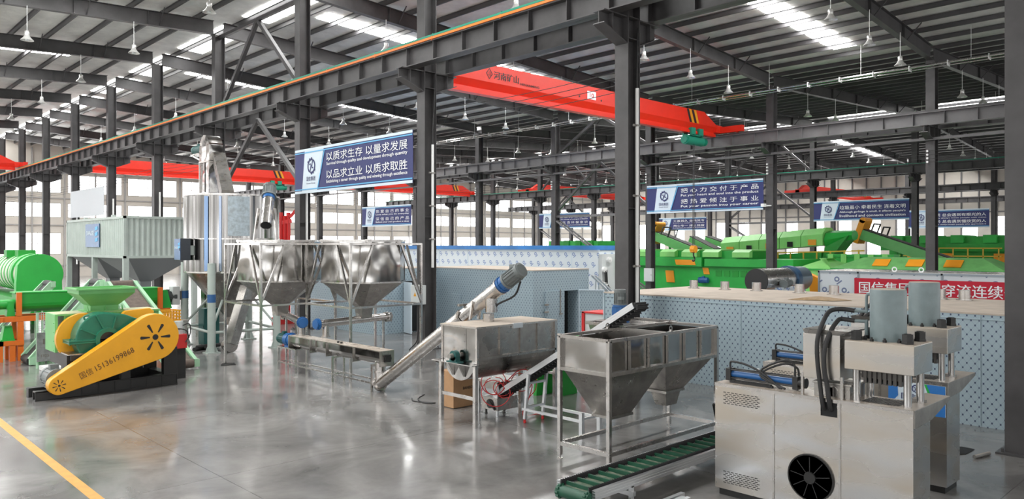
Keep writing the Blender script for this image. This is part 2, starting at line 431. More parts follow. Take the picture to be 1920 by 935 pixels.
# columns
RNAME = {1: 'orange-barred runway', 2: 'pale runway', 3: 'green-barred runway', 4: 'garbage banner'}
RNAME[4] = 'fourth runway'
def column_parts(root, x, y, top, near):
    m = MB(); w = .2
    for s in (-1, 1): m.box(x + s * .225 - .012, x + s * .225 + .012, y - w, y + w, .02, top)
    m.box(x - .215, x + .215, y - .01, y + .01, .02, top)
    for z in (4.2, 8.3, 8.82, 9.5):
        m.box(x - .214, x + .214, y - w + .01, y + w - .01, z - .01, z + .01)
    m.build('shaft', steel, root)
    b = MB(); b.box(x - .36, x + .36, y - .3, y + .3, 0, .03)
    if near:
        for dx in (-.29, .29):
            for dy in (-.22, .22): b.cyl((x + dx, y + dy, .03), (x + dx, y + dy, .09), .022, n=6)
    b.build('base_plate', steel, root)
    for s in (-1, 1):
        br = MB()
        X0, X1 = x + s * .235, x + s * 1.1
        br.prism([(X0, y - .012, 8.18), (X1, y - .012, 8.52), (X1, y - .012, 8.8), (X0, y - .012, 8.8)], (0, .024, 0))
        br.box(min(X0, X1), max(X0, X1), y - .17, y + .17, 8.79, 8.82)
        br.bar((X0, y, 8.17), (X1, y, 8.51), .34, .025)
        br.box(x + s * .74 - .01, x + s * .74 + .01, y - .15, y + .15, 8.4, 8.8)
        br.build('bracket', steel, root)
for r in (1, 2, 3, 4):
    n = 0
    for i in range(-1, 11):
        x = ROWX[r]; y = rowy(i, x)
        if r == 1 and i == 0: x, y = 14.28, 3.11
        if r == 1 and i < 0: continue
        if not seen(x, y, 0, 13): continue
        n += 1
        lab = 'grey steel H column, %s from the hydraulic presses in the %s row' % (ORD[n - 1], RNAME[r])
        c = thing('steel_column', lab, 'column', (x, y, 0), 'steel columns of the %s row' % RNAME[r], 'structure')
        column_parts(c, x, y, roof_z(x) - RB, r < 3)
        # insulators carrying the bare conductor wires
        if r in (1, 2):
            ins = MB(); sg = 1 if r == 1 else -1
            for k in range(4): ins.cyl((x + sg * .24, y + .1, 7.7 - k * .17), (x + sg * .34, y + .1, 7.7 - k * .17), .05, n=8)
            ins.build('insulator', pvc, c)

# rafters
for bay in range(5):
    n = 0
    for i in range(0, 11):
        xa, xb = xs[bay] + .24, xs[bay + 1] - .24
        ya, yb = rowy(i, xa), rowy(i, xb)
        ok = False
        for t in range(13):
            f = t / 12; px = project(xa + (xb - xa) * f, ya + (yb - ya) * f, roof_z(xa + (xb - xa) * f) - RB)
            if px[2] > 3 and -10 < px[0] < 1930 and px[1] > -10: ok = True
        if not ok: continue
        n += 1
        m = MB(); mid = RB - .275; dep = RB - .28
        if bay == 0: xa2 = -3.0; ya2 = rowy(i, xa2)
        else: xa2, ya2 = xa, ya
        za, zb = roof_z(xa2) - RB + dep / 2, roof_z(xb) - RB + dep / 2
        m.ibeam((xa2, ya2, za), (xb, yb, zb), dep, .26, .014, .022)
        for k in range(1, 6):
            f = k / 6; X = xa2 + (xb - xa2) * f; Y = ya2 + (yb - ya2) * f; Z = za + (zb - za) * f
            m.box(X - .012, X + .012, Y - .12, Y + .12, Z - dep / 2, Z + dep / 2)
            for s in (-1, 1):
                X2 = X + .5; Z2 = roof_z(X2)
                m.bar((X2, Y, roof_z(X2) - RB + .05), (X2, Y + s * .62, Z2 - .2), .04, .04)
        names = ['front', 'first crane', 'second crane', 'third crane', 'far']
        struct('roof_rafter', m, steel, 'dark grey tapered roof rafter, %s from the camera over the %s bay' % (ORD[n - 1], names[bay]), 'rafter', 'roof rafters of the %s bay' % names[bay])

# crane runway beams along the rows
def runway(x, z0, z1, lab, name='crane_runway_beam', m=steel, ya=-6, stiff=1.333, bars=None, rail=True):
    t = thing(name, lab, 'crane beam', (x, 30, 0))
    b = MB(); d = z1 - z0; zc = (z0 + z1) / 2
    b.ibeam((x, ya, zc), (x, 90.5, zc), d, .36, .016, .028)
    y = ya
    while y < 90:
        b.box(x - .15, x + .15, y - .008, y + .008, z0 + .02, z1 - .02); y += stiff
    b.build('beam', m, t)
    if rail:
        q = MB(); q.box(x - .035, x + .035, ya, 90.5, z1, z1 + .11); q.box(x - .06, x + .06, ya, 90.5, z1, z1 + .02); q.build('rail', steel_dk, t)
    if bars:
        for nm, mm, dx, dz0, dz1 in bars:
            q = MB(); q.box(x + dx - .02, x + dx + .02, ya, 90.5, z1 + dz0, z1 + dz1)
            y = ya
            while y < 90: q.box(x + dx, x + dx + (.1 if dx < 0 else -.1), y, y + .03, z1 + dz0 - .03, z1 + dz1 + .03); y += 3.0
            q.build(nm, mm, t)
ob = [('conductor_bar', orange_bar, -.2, .01, .075), ('conductor_bar', green_bar, -.16, .10, .16)]
runway(14.2, 8.82, 9.42, 'grey crane runway beam with orange and green conductor bars along the nearest columns', bars=ob)
runway(15.75, 8.82, 9.42, 'plain grey crane runway beam on the far side of the nearest column row')
runway(38.2, 8.82, 9.42, 'pale grey crane runway beam carrying the right end of the red crane', m=steel_lt)
runway(39.75, 8.82, 9.42, 'grey crane runway beam behind the second column row', m=steel)
runway(62.2, 8.82, 9.42, 'grey crane runway beam with a thin green bar along the third column row', bars=[('conductor_bar', green_bar, -.18, .06, .12)])
runway(63.75, 8.82, 9.42, 'grey crane runway beam behind the third column row')
runway(87.75, 8.82, 9.42, 'dark grey crane runway beam behind the fourth column row')
runway(109.9, 8.82, 9.42, 'dark grey crane runway beam along the far long wall')
runway(86.2, 8.82, 9.42, 'dark grey crane runway beam along the fourth column row')
# strut under the near side of row two
for x, y0, y1, lab in ((38.6, -6, 90, 'long thin grey tie tube below the second runway beam'),):
    m = MB(); m.bar((x, y0, 8.25), (x, y1, 8.25), .12, .12); tag(m.build('tie_tube', steel_lt), lab, 'tube', None, 'structure')

# bracing between columns
def brace(r, i, lab, up=True, down=True, lattice=False):
    x = ROWX[r] + .05; ya, yb = rowy(i, x), rowy(i + 1, x); ym = (ya + yb) / 2
    t = thing('column_brace', lab, 'brace', (x, ym, 0), None, 'structure')
    if up:
        for y in (ya + .2, yb - .2):
            m = MB(); m.bar((x, y, 9.6), (x, ym, roof_z(x) - RB - .1), .16, .16); m.build('diagonal', steel, t)
        m = MB(); m.bar((x, ya, roof_z(x) - RB - .1), (x, yb, roof_z(x) - RB - .1), .14, .14); m.build('strut', steel, t)
    if down:
        for y in (ya + .2, yb - .2):
            m = MB(); m.bar((x, y, 5.75), (x, ym, 8.75), .15, .15); m.build('diagonal', steel, t)
    if lattice:
        m = MB(); m.bar((x, ya, 5.3), (x, yb, 5.3), .16, .16); m.build('strut', steel_lt, t)
        m = MB()
        for d in (-.2, .2): m.bar((x + d, yb - .2, 5.0), (x + d, ya + .4, .6), .09, .09)
        for k in range(9):
            f = k / 8; m.bar((x - .2, yb - .2 + (ya - yb + .6) * f, 5.0 - 4.4 * f), (x + .2, yb - .2 + (ya - yb + .6) * f, 5.0 - 4.4 * f), .05, .05)
        m.build('lattice_diagonal', steel_lt, t)
brace(1, 3, 'steep V bracing between the third and fourth near columns above the hoppers')
brace(2, 3, 'grey bracing of the second column row with a lattice strut behind the blue-topped enclosure', lattice=True)
brace(3, 3, 'grey bracing of the third column row right of the passion banner', lattice=True)
brace(3, 6, 'grey bracing of the third column row near the hall centre', lattice=True)

# ------------------------------------------------------------------ walls and windows
BANDS = [(2.4, 4.6), (6.3, 7.75), (8.9, 10.8)]
wl = MB()
lev = [0] + [z for b in BANDS for z in b] + [14.2]
for k in range(0, len(lev), 2): wl.box(-4, 111.5, YEND, YEND + .15, lev[k], lev[k + 1])
gx = [-2 + 6.0 * k for k in range(20)]
for x in gx: wl.box(x - .35, x + .35, YEND + .001, YEND + .149, 0, 14.1)
struct('wall_end', wl, wall_m, 'cream clad end wall of the hall with three bands of windows', 'wall')
gt = MB()
for z in (1.2, 5.45, 8.3, 11.6): gt.box(-4, 111, YEND - .12, YEND - .02, z - .06, z + .06)
for x in gx:
    for s in (0, 3): gt.box(x + s - .08, x + s + .08, YEND - .16, YEND - .01, 0, 13.5)
tag(gt.build('trim_2', mat('pale_girt_steel', (.36, .35, .34), .5)), 'pale steel girts across the end wall', 'wall girts', None, 'structure')
def window(n, px, py, axis, w, z0, z1, nx, nz, lab, pane=None):
    """axis 'x': in the end wall, 'y': in the far long wall"""
    t = thing('window_%d' % n, lab, 'window', (px, py, z0), None, 'structure')
    g, m = MB(), MB()
    th = .022
    if axis == 'x':
        g.quad((px - w / 2, py, z0), (px + w / 2, py, z0), (px + w / 2, py, z1), (px - w / 2, py, z1))
        for k in range(nx + 1):
            X = px - w / 2 + w * k / nx; m.box(X - th, X + th, py - .08, py - .01, z0, z1)
        for k in range(nz + 1):
            Z = z0 + (z1 - z0) * k / nz; m.box(px - w / 2, px + w / 2, py - .07, py - .02, Z - th, Z + th)
    else:
        g.quad((px, py - w / 2, z0), (px, py + w / 2, z0), (px, py + w / 2, z1), (px, py - w / 2, z1))
        for k in range(nx + 1):
            Y = py - w / 2 + w * k / nx; m.box(px - .08, px - .01, Y - th, Y + th, z0, z1)
        for k in range(nz + 1):
            Z = z0 + (z1 - z0) * k / nz; m.box(px - .07, px - .02, py - w / 2, py + w / 2, Z - th, Z + th)
    m.build('frame', window_frame_m, t); g.build('pane', pane or glow_w, t, fix=False)
wn = 0
bn = ['lower', 'middle', 'upper']
for bi, (z0, z1) in enumerate(BANDS):
    cnt = 0
    for x in gx[:-1]:
        if not seen(x + 3, YEND, z0, z1, 60): continue
        wn += 1; cnt += 1
        window(wn, x + 3, YEND + .07, 'x', 5.3, z0, z1, 5, 2, 'bright gridded window, %s from the left in the %s band of the end wall' % (ORD[cnt - 1], bn[bi]))
wr = MB(); XW = 111.0
wr.box(XW, XW + .15, -14, YEND, 0, 1.2); wr.box(XW, XW + .15, -14, YEND, 7.0, 14.2)
ys = [18 + 4.0 * k for k in range(19)]
wr.box(XW, XW + .15, -14, ys[0] - .9, 1.2, 7.0)
for y in ys: wr.box(XW, XW + .15, y + .9, y + 3.1, 1.2, 7.0)
struct('wall_right', wr, wall_m, 'cream clad long far wall with tall narrow windows', 'wall')
cnt = 0
for y in reversed(ys):
    if not seen(XW, y, 1.2, 7, 40): continue
    wn += 1; cnt += 1
    window(wn, XW + .07, y, 'y', 1.8, 1.2, 7.0, 2, 4, 'tall narrow bright window, %s from the left in the long far wall' % ORD[cnt - 1])
gt = MB()
for z in (7.6, 9.0, 10.4): gt.box(XW - .12, XW - .02, -10, YEND, z - .07, z + .07)
for y in ys:
    for d in (0, 2): gt.box(XW - .16, XW - .01, y + d + 1 - .08, y + d + 1 + .08, 0 if d == 0 else 7, 13)
tag(gt.build('trim_3', steel_lt), 'grey girts and posts against the long far wall', 'wall girts', None, 'structure')

# the two walls behind the camera, with glowing windows added for light and reflections
def back_wall(nm, lab, axis, c, lo, hi):
    b = MB(); P = []
    for k in range(0, len(lev), 2):
        if axis == 'x': b.box(lo, hi, c - .15, c, lev[k], lev[k + 1])
        else: b.box(c - .15, c, lo, hi, lev[k], lev[k + 1])
    struct(nm, b, wall_m, lab, 'wall')
back_wall('wall_left', 'cream clad left wall of the hall behind the camera', 'y', -9.4, -14, YEND)
back_wall('wall_front', 'cream clad near end wall behind the camera', 'x', -13.8, -9.4, 111.5)
for bi, (z0, z1) in enumerate(BANDS):
    for k in range(12):
        wn += 1; y = -10 + k * 8.6
        window(wn, -9.47, y, 'y', 7.6, z0, z1, 6, 2, 'added window %s from the near corner in the %s band of the left wall' % (ORD[k], bn[bi]), glow_b)
    for k in range(13):
        wn += 1; x = -5 + k * 8.9
        window(wn, x, -13.87, 'x', 7.8, z0, z1, 6, 2, 'added window %s from the left corner in the %s band of the near end wall' % (ORD[k], bn[bi]), glow_b)

# ------------------------------------------------------------------ high-bay lamps
def lamp_proto(x, y, z):
    t = thing('high_bay_lamp', '', 'lamp', (x, y, z))
    m = MB(); m.cyl((x, y, z), (x, y, z - 1.02), .012, n=6); m.build('rod', pvc, t)
    m = MB(); m.lathe([(.03, -.98), (.075, -1.0), (.09, -1.05), (.09, -1.16), (.07, -1.2)], (x, y, z), n=12); m.build('lamp_housing', lampm, t)
    m = MB()
    prof = [(.085, -1.17), (.11, -1.22), (.15, -1.28), (.215, -1.345), (.235, -1.375)]
    n = 16
    loops = [[(x + r * math.cos(2 * PI * i / n), y + r * math.sin(2 * PI * i / n), z + d) for i in range(n)] for r, d in prof]
    m.loft(loops, False, False, True); m.build('lamp_shade', lampm, t)
    m = MB(); m.cyl((x, y, z - 1.28), (x, y, z - 1.385), .05, .07, n=10); m.build('bulb', white, t)
    return t
LX = {0: [3.1, 7.1, 11.1], 1: [18.8, 22.8, 26.6, 30.3, 33.8], 2: [43.0, 47.0, 50.5, 54.3, 58.0], 3: [67, 71, 75, 79, 83]}
BNAME = {0: 'bay before the orange-barred runway', 1: 'first crane bay', 2: 'second crane bay', 3: 'third crane bay'}
proto = None
for bay in LX:
    cnt_r = 0
    for i in range(0, 10):
        row = []
        for k, x in enumerate(LX[bay]):
            y = rowy(i, x) - .25; z = roof_z(x) - RB
            px = project(x, y, z - 1.2)
            if px[2] < 4 or not (-10 < px[0] < 1892 and px[1] > -25): continue
            row.append((x, y, z))
        if not row: continue
        cnt_r += 1
        for k, p in enumerate(row):
            lab = 'bell lamp hanging %s along the %s rafter of the %s' % (ORD[k], ORD[cnt_r - 1], BNAME[bay])
            g = 'high-bay lamps of the ' + BNAME[bay]
            if proto is None:
                proto = lamp_proto(*p); proto['label'] = lab; proto['group'] = g
            else: dup(proto, p, lab, g)

# ------------------------------------------------------------------ overhead cranes
def crane(xa, xb, y, lab, name_text=False, hoist=None):
    t = thing('overhead_crane', lab, 'crane', ((xa + xb) / 2, y, 9.5), 'red overhead cranes')
    def sec(x, top, flr=9.35):
        return [(x, y - .22, top), (x, y + .22, top), (x, y + .22, 9.88), (x, y + .06, 9.6), (x, y + .06, 9.52), (x, y + .17, 9.5), (x, y + .17, flr), (x, y - .17, flr), (x, y - .17, 9.5), (x, y - .06, 9.52), (x, y - .06, 9.6), (x, y - .22, 9.88)]
    m = MB(); m.loft([sec(xa + .45, 10.0), sec(xa + 1.6, 10.6), sec(xb - 1.7, 10.6), sec(xb - .45, 10.0)], True, True); m.build('girder', red, t)
    for x in (xa, xb):
        e = MB(); e.box(x - .14, x + .14, y - 1.6, y + 1.6, 9.58, 9.92)
        e.box(x - .5 if x > xa else x - .14, x + .14 if x > xa else x + .5, y - .25, y + .25, 9.6, 10.0)
        for s in (-1, 1): e.cyl((x - .06, y + s * 1.25, 9.665), (x + .06, y + s * 1.25, 9.665), .13, n=14)
        e.build('end_carriage', red, t)
    for k, mm in enumerate((black, yellow, black, yellow)):
        X = xb - 3.4 + k * .23
        q = MB(); q.quad((X, y - .226, 10.58), (X + .2, y - .226, 10.58), (X + .5, y - .226, 9.9), (X + .3, y - .226, 9.9)); q.build('warning_stripe', mm, t)
    if name_text:
        q = MB(); Yp = y - .23
        lettering(q, '河南矿山', (xa + 5.15, Yp, 10.04), (1, 0, 0), (0, 0, 1), width=1.4, height=.32, bold=.03)
        lettering(q, 'HENANMING', (xa + 6.64, Yp, 10.0), (1, 0, 0), (0, 0, 1), width=1.15, height=.10, bold=.02)
        c = V((xa + 4.9, Yp, 10.22))
        for ro, ri in ((.23, .2),):
            P = [(0, ro), (ro * .8, 0), (0, -ro), (-ro * .8, 0)]; Q = [(0, ri - .02), (ri * .7, 0), (0, -ri + .02), (-ri * .7, 0)]
            for a in range(4):
                b = (a + 1) % 4
                q.add([c + V((u, 0, w)) for u, w in (P[a], P[b], Q[b], Q[a])], [(0, 1, 2, 3)])
        lettering(q, '山', c + V((-.08, 0, -.08)), (1, 0, 0), (0, 0, 1), width=.16)
        q.build('lettering', black, t)
        q = MB(); q.box(xa + 10.95, xa + 11.55, y - .235, y - .225, 10.02, 10.38); q.build('rating_plate', alu, t)
        q = MB(); lettering(q, '10', (xa + 11.1, y - .24, 10.1), (1, 0, 0), (0, 0, 1), width=.3, height=.2, bold=.03); q.build('rating_mark', red_s, t)
        q = MB()
        for X in (xa + 10.4, xa + 11.95): q.cyl((X, y - .235, 10.05), (X, y - .222, 10.05), .045, n=12)
        q.build('bolt_hole', black, t)
    if hoist:
        X = hoist
        h = thing('electric_hoist', 'green electric wire rope hoist hanging from the ' + ('red crane above the passion banner' if name_text else 'distant red crane, beside the bucket elevator'), 'hoist', (X, y, 9.3))
        q = MB(); q.cyl((X - .85, y, 8.98), (X + .75, y, 8.98), .26, n=20); q.cyl((X - .95, y, 8.98), (X - .8, y, 8.98), .2, n=16); q.build('drum', green_bar, h)
        q = MB(); q.cyl((X + .75, y, 8.98), (X + 1.1, y, 8.98), .2, n=16)
        for k in range(5): q.cyl((X + .8 + k * .06, y, 8.98), (X + .82 + k * .06, y, 8.98), .22, n=16)
        q.build('motor', green_bar, h)
        q = MB()
        for dx in (-.45, .3):
            q.box(X + dx - .2, X + dx + .2, y - .3, y - .2, 9.2, 9.62); q.box(X + dx - .2, X + dx + .2, y + .2, y + .3, 9.2, 9.62)
            for s in (-1, 1):
                for d in (-.12, .12): q.cyl((X + dx + d, y + s * .2, 9.52), (X + dx + d, y + s * .12, 9.52), .1, n=12)
        q.box(X - .6, X + .5, y - .3, y + .3, 9.18, 9.24); q.build('trolley', green_bar, h)
        if name_text:
            q = MB()
            for dx, dy in ((-.2, -.1), (-.05, -.1), (.1, .1), (.2, .1)): q.cyl((X + dx, y + dy, 8.9), (X + dx * .6, y + dy, 3.25), .012, n=5)
            q.build('wire_rope', wire_m, h)
            q = MB(); q.box(X - .18, X + .18, y - .1, y + .1, 2.95, 3.25); q.cyl((X, y - .13, 3.1), (X, y + .13, 3.1), .2, n=16); q.build('hook_block', orange2, h)
            q = MB(); q.tube([(X + .0, y, 2.95), (X, y, 2.75), (X + .1, y, 2.62), (X + .08, y, 2.5), (X - .03, y, 2.45), (X - .13, y, 2.52)], .04, 8); q.build('hook', black, h)
crane(15.75, 38.2, 23.0, 'large red overhead crane girder with black lettering across the first crane bay', True, 35.8)
crane(15.75, 38.2, 70.0, 'distant red overhead crane behind the bucket elevator in the first crane bay', False, 35.2)
crane(-8.2, 14.2, 72.0, 'red overhead crane end at the far left edge above the runway')
crane(39.75, 62.2, 71.8, 'red overhead crane seen behind the big near banner in the second crane bay')
crane(63.75, 86.2, 63.5, 'small red overhead crane far off beside the near column with conduit')
crane(87.75, 109.9, 42.0, 'red overhead crane high above the garbage banner, deep in the hall')

# service pipe hung along row two, conduits, conductor wires
m = MB(); m.cyl((37.5, -6, 11.45), (37.5, 60, 11.45), .06, n=8); m.cyl((37.7, -6, 11.36), (37.7, 60, 11.36), .035, n=8)
pt = thing('service_pipe', 'long shiny pipe hung under the roof along the second column row', 'pipe', (37.5, 20, 11.4))
m.build('pipe', stainless_sm, pt)
m = MB()
for k in range(40): m.box(37.42, 37.75, -5 + k * 1.6, -4.97 + k * 1.6, 11.3, 11.54)
for k in range(14): m.cyl((37.5, -4 + k * 4.7, 11.5), (37.5, -4 + k * 4.7, roof_z(37.5) - .02), .01, n=5)
m.build('hanger', pvc, pt)
m = MB(); m.cyl((60.5, -6, 11.8), (60.5, 60, 11.8), .07, n=8); 
pt = thing('service_pipe', 'pipe hung under the roof along the third column row', 'pipe', (60.5, 20, 11.8)); m.build('pipe', stainless_sm, pt)
m = MB()
for k in range(14): m.cyl((60.5, -4 + k * 4.7, 11.8), (60.5, -4 + k * 4.7, roof_z(60.5) - .02), .01, n=5)
m.build('hanger', pvc, pt)
for r, lab in ((1, 'near'), (2, 'second')):
    m = MB()
    for k in range(4):
        z = 7.7 - k * .17
        for i in range(0 if r == 2 else 1, 10):
            x = ROWX[r]; a, b = rowy(i, x), rowy(i + 1, x)
            m.tube([(x + (.33 if r == 1 else -.33), a + (b - a) * t / 6 + .1, z - .1 * (1 - (t / 3 - 1) ** 2)) for t in range(7)], .009, 4, False, 1)
    tag(m.build('conductor_wire', wire_m), 'four thin sagging conductor wires along the %s column row' % lab, 'cable')
for i, lab, z0, z1 in ((1, 'white plastic conduit on the column behind the double hopper', 1.9, 7.1), (2, 'white plastic conduit on the column beside the big near banner', 2.6, 6.5)):
    x = ROWX[1] + .02; y = rowy(i, x)
    t = thing('cable_conduit', lab, 'conduit', (x, y, z0))
    m = MB(); m.cyl((x + .02, y - .26, z0), (x + .02, y - .26, z1), .045, n=10); m.build('tube', pvc, t)
    m = MB(); m.tube([(x + .02, y - .26, z1), (x + .03, y - .25, z1 + .5), (x + .12, y - .2, z1 + 1.2), (x + .2, y - .15, 8.6)], .025, 6); m.build('cable', rubber, t)
    m = MB()
    for z in (z0 + .9, (z0 + z1) / 2, z1 - .9): m.box(x - .05, x + .09, y - .31, y - .19, z - .02, z + .02); m.cyl((x - .12, y - .26, z), (x - .05, y - .26, z), .03, n=8)
    m.build('clamp', greyplate, t)
for i in range(3, 8):
    x = ROWX[1] + .02; y = rowy(i, x)
    m = MB(); m.cyl((x + .02, y - .26, 2.0), (x + .02, y - .26, 6.2), .05, n=8); tag(m.build('cable_conduit', pvc), 'white plastic conduit on the %s near column from the right' % ORD[i], 'conduit', 'plastic conduits on the far left columns')

# ------------------------------------------------------------------ banners between the columns
def banner(r, yl, yr, h0, h1, lines, lab, full=True, mirror=False):
    x = ROWX[r] - .34; W = yl - yr; H = h1 - h0
    t = thing('slogan_banner', lab, 'banner', (x, (yl + yr) / 2, h0), 'navy slogan banners')
    e = .006 + (r - 1) * .006
    def P(u, v, k): return V((x - k * e, yl - u * W, h0 + v * H))
    m = MB(); m.box(x, x + .02, yr, yl, h0, h1); m.build('sheet', navy, t)
    m = MB(); m.quad(P(.07, .0, 1), P(.215, .0, 1), P(.285, 1, 1), P(.10, 1, 1)); m.build('emblem_panel', pale, t)
    m = MB(); m.quad(P(0, 0, 2), P(1, 0, 2), P(1, .055, 2), P(0, .055, 2)); m.quad(P(0, .945, 2), P(1, .945, 2), P(1, 1, 2), P(0, 1, 2)); m.build('border', pale, t)
    m = MB(); m.quad(P(0, .075, 3), P(1, .075, 3), P(1, .10, 3), P(0, .10, 3)); m.quad(P(0, .90, 3), P(1, .90, 3), P(1, .925, 3), P(0, .925, 3))
    m.quad(P(.222, .1, 3), P(.23, .1, 3), P(.293, .9, 3), P(.285, .9, 3)); m.build('stripe', cyan, t)
    ux, uy = V((0, -1, 0)), V((0, 0, 1))
    m = MB(); emblem(m, P(.165, .6, 3), ux, uy, H * .17)
    lettering(m, '国信集团', P(.16, .27, 3), ux, uy, width=W * .085, height=H * .1, bold=.012, align='c')
    lettering(m, 'Guoxin Group', P(.16, .19, 3), ux, uy, width=W * .085, height=H * .045, bold=.006, align='c')
    m.build('company_emblem', navy, t)
    m = MB()
    for body, v, hh, u0, u1 in lines:
        lettering(m, body, P(u0, v, 3), ux, uy, width=(u1 - u0) * W, height=hh * H, bold=.010)
    m.build('lettering', white, t)
def yy(i, r): return rowy(i, ROWX[r])
banner(1, yy(3, 1) - .05, yy(2, 1) + .28, 5.3, 7.0, [('以质求生存 以量求发展', .655, .19, .31, .965), ('Survival through quality and development through quantity', .545, .085, .31, .965),
       ('以品求立业 以质求取胜', .27, .19, .31, .965), ('Establishing a career through quality and winning through excellence', .16, .085, .31, .965)],
       'large navy banner about quality and quantity hung between two near columns')
banner(2, yy(3, 2) - .0, yy(2, 2) + .3, 5.25, 6.95, [('把 心 力 交 付 于 产 品', .68, .165, .32, .965), ('Put your heart and soul into the product', .535, .10, .32, .965),
       ('把 热 爱 倾 注 于 事 业', .30, .165, .32, .965), ('Put your passion into your career', .155, .10, .32, .965)],
       'navy banner reading Put your heart and soul into the product')
banner(3, yy(3, 3) - .2, yy(2, 3) + .3, 5.3, 6.95, [('垃圾虽小 牵着民生 连着文明', .56, .19, .29, .965), ('Although garbage is small, it affects people\'s', .37, .12, .29, .965), ('livelihood and connects civilization', .19, .12, .29, .965)],
       'navy banner reading Although garbage is small behind the orange-headed conveyor')
banner(4, yy(3, 4) - .2, yy(2, 4) + .3, 5.1, 7.0, [('品质 总会遇到有眼光的人', .62, .17, .30, .965), ('quality always meets people with vision', .50, .07, .30, .965), ('服务 总会遇到懂欣赏的人', .27, .17, .30, .965), ('service always meets people who appreciate it', .15, .07, .30, .965)],
       'navy banner about people with vision half hidden behind a column at right')
banner(2, yy(7, 2) - .2, yy(6, 2) + .3, 5.0, 6.8, [('热 爱 自 己 的 事 业', .66, .16, .30, .965), ('Love what you do everyday', .53, .09, .30, .965), ('深 信 自 己 的 产 品', .29, .16, .30, .965), ('Believe your own product is deep', .16, .09, .30, .965)],
       'navy banner reading Love what you do everyday below the big near banner')
banner(3, yy(7, 3) - .2, yy(6, 3) + .3, 5.2, 6.9, [('树 生 态 文 明 理 念', .66, .16, .32, .965), ('Establish the concept of ecological civilization', .53, .08, .32, .965), ('强 化 生 态 环 保 意 识', .29, .16, .32, .965), ('Strengthen ecological and environmental awareness', .16, .08, .32, .965)],
       'navy banner about ecological civilization left of the column with conduit')
banner(4, yy(7, 4) - .2, yy(6, 4) + .3, 5.3, 7.0, [('工善其久 业精其专', .66, .17, .33, .965), ('In work, it is valuable to be persistent', .54, .07, .33, .965), ('用心专一 择之我做', .29, .17, .33, .965), ('In cooperation, it is valuable to be specialized', .16, .07, .33, .965)],
       'small navy banner far below the passion banner at the hall centre')
m = MB(); x = ROWX[1] - .34; m.box(x, x + .02, yy(6, 1) + .3, yy(7, 1) - .2, 5.2, 7.0); tag(m.build('blank_banner', mat('blank_cloth', (.52, .55, .58), .7)), 'blank white banner back above the corrugated grey silo', 'banner')
# ================================================================== MACHINES IN FRONT
def oct_loop(cx, cy, a, ch, z):
    c = a - ch
    return [(cx - a, cy - c, z), (cx - c, cy - a, z), (cx + c, cy - a, z), (cx + a, cy - c, z), (cx + a, cy + c, z), (cx + c, cy + a, z), (cx - c, cy + a, z), (cx - a, cy + c, z)]
def rect(x0, x1, y0, y1, z): return [(x0, y0, z), (x1, y0, z), (x1, y1, z), (x0, y1, z)]
def motor(parent, p, q, r, name='motor', m=None, fins=True, box=True):
    p, q = V(p), V(q); d = q - p; u = d.normalized()
    b = MB(); b.cyl(p, p + d * .8, r * .92, n=20); b.cyl(p + d * .8, p + d * .97, r * .98, n=20); b.cyl(p + d * .97, q, r * .9, r * .75, n=20); b.cyl(p - u * .02, p + u * .03, r * 1.08, n=20)
    if fins:
        side = u.cross(V((0, 0, 1))) if abs(u.z) < .9 else V((1, 0, 0)); side.normalize(); up = side.cross(u)
        for k in range(16):
            t = 2 * PI * k / 16; n = side * math.cos(t) + up * math.sin(t)
            b.bar(p + d * .1 + n * r * .95, p + d * .76 + n * r * .95, .008, r * .16, n)
    o = b.build(name, m or grey_m, parent)
    if box:
        c = p + d * .45 + (V((0, 0, 1)) if abs(u.z) < .9 else V((-.7, -.7, 0))) * r * 1.15
        t = MB(); t.cb(c, (r * .8, r * .8, r * .5)); t.build('terminal_box', m or grey_m, o)
    return o

# ---------------- roll crusher with yellow belt guard
cr = thing('roll_crusher', 'green roll crusher with a yellow slotted belt guard, on a black base frame', 'crusher', (5.4, 19.2, 0))
m = MB()
m.box(4.78, 6.86, 18.62, 18.68, .0, .27); m.box(4.78, 6.86, 18.6, 18.78, 0, .03); m.box(4.78, 6.86, 18.6, 18.78, .24, .27)
for k in range(7): m.box(4.8 + k * .34, 4.82 + k * .34, 18.6, 18.68, .02, .25)
m.box(3.92, 4.8, 18.6, 18.64, 0, .2); m.box(3.92, 4.8, 18.8, 18.84, 0, .2); m.box(3.92, 4.8, 18.6, 18.84, .17, .2); m.box(3.92, 4.8, 18.6, 18.84, 0, .02)
m.box(3.92, 4.9, 19.2, 19.4, 0, .2)
m.box(4.78, 6.86, 20.0, 20.2, 0, .27)
for x0, x1 in ((4.78, 4.95), (5.62, 5.82), (6.55, 6.86)):
    for y0, y1 in ((18.62, 18.8), (20.0, 20.2)): m.box(x0, x1, y0, y1, .26, .8)
for x0 in (4.78, 6.66): m.box(x0, x0 + .2, 18.8, 20.0, 0, .25)
m.box(4.6, 6.86, 18.62, 20.2, .78, .9); m.box(4.55, 4.95, 18.75, 20.2, .62, .9)
m.box(4.78, 6.5, 19.9, 20.0, .25, .8)
m.build('base_frame', black, cr, .008)
m = MB(); m.box(4.55, 5.3, 18.66, 20.2, .90, .925)
m.build('bed_plate', stainless_dk, cr)
def guard_outline(c1, r1, c2, r2, y, k=20):
    dx, dz = c2[0] - c1[0], c2[1] - c1[1]; Lh = math.hypot(dx, dz); ph = math.atan2(dz, dx); g = math.acos((r1 - r2) / Lh)
    P = []
    for i in range(k + 1):
        t = ph - g + 2 * g * i / k; P.append((c2[0] + r2 * math.cos(t), y, c2[1] + r2 * math.sin(t)))
    for i in range(k + 1):
        t = ph + g + (2 * PI - 2 * g) * i / k; P.append((c1[0] + r1 * math.cos(t), y, c1[1] + r1 * math.sin(t)))
    return P, ph
GC1, GC2 = (4.30, .33), (6.25, 1.20)
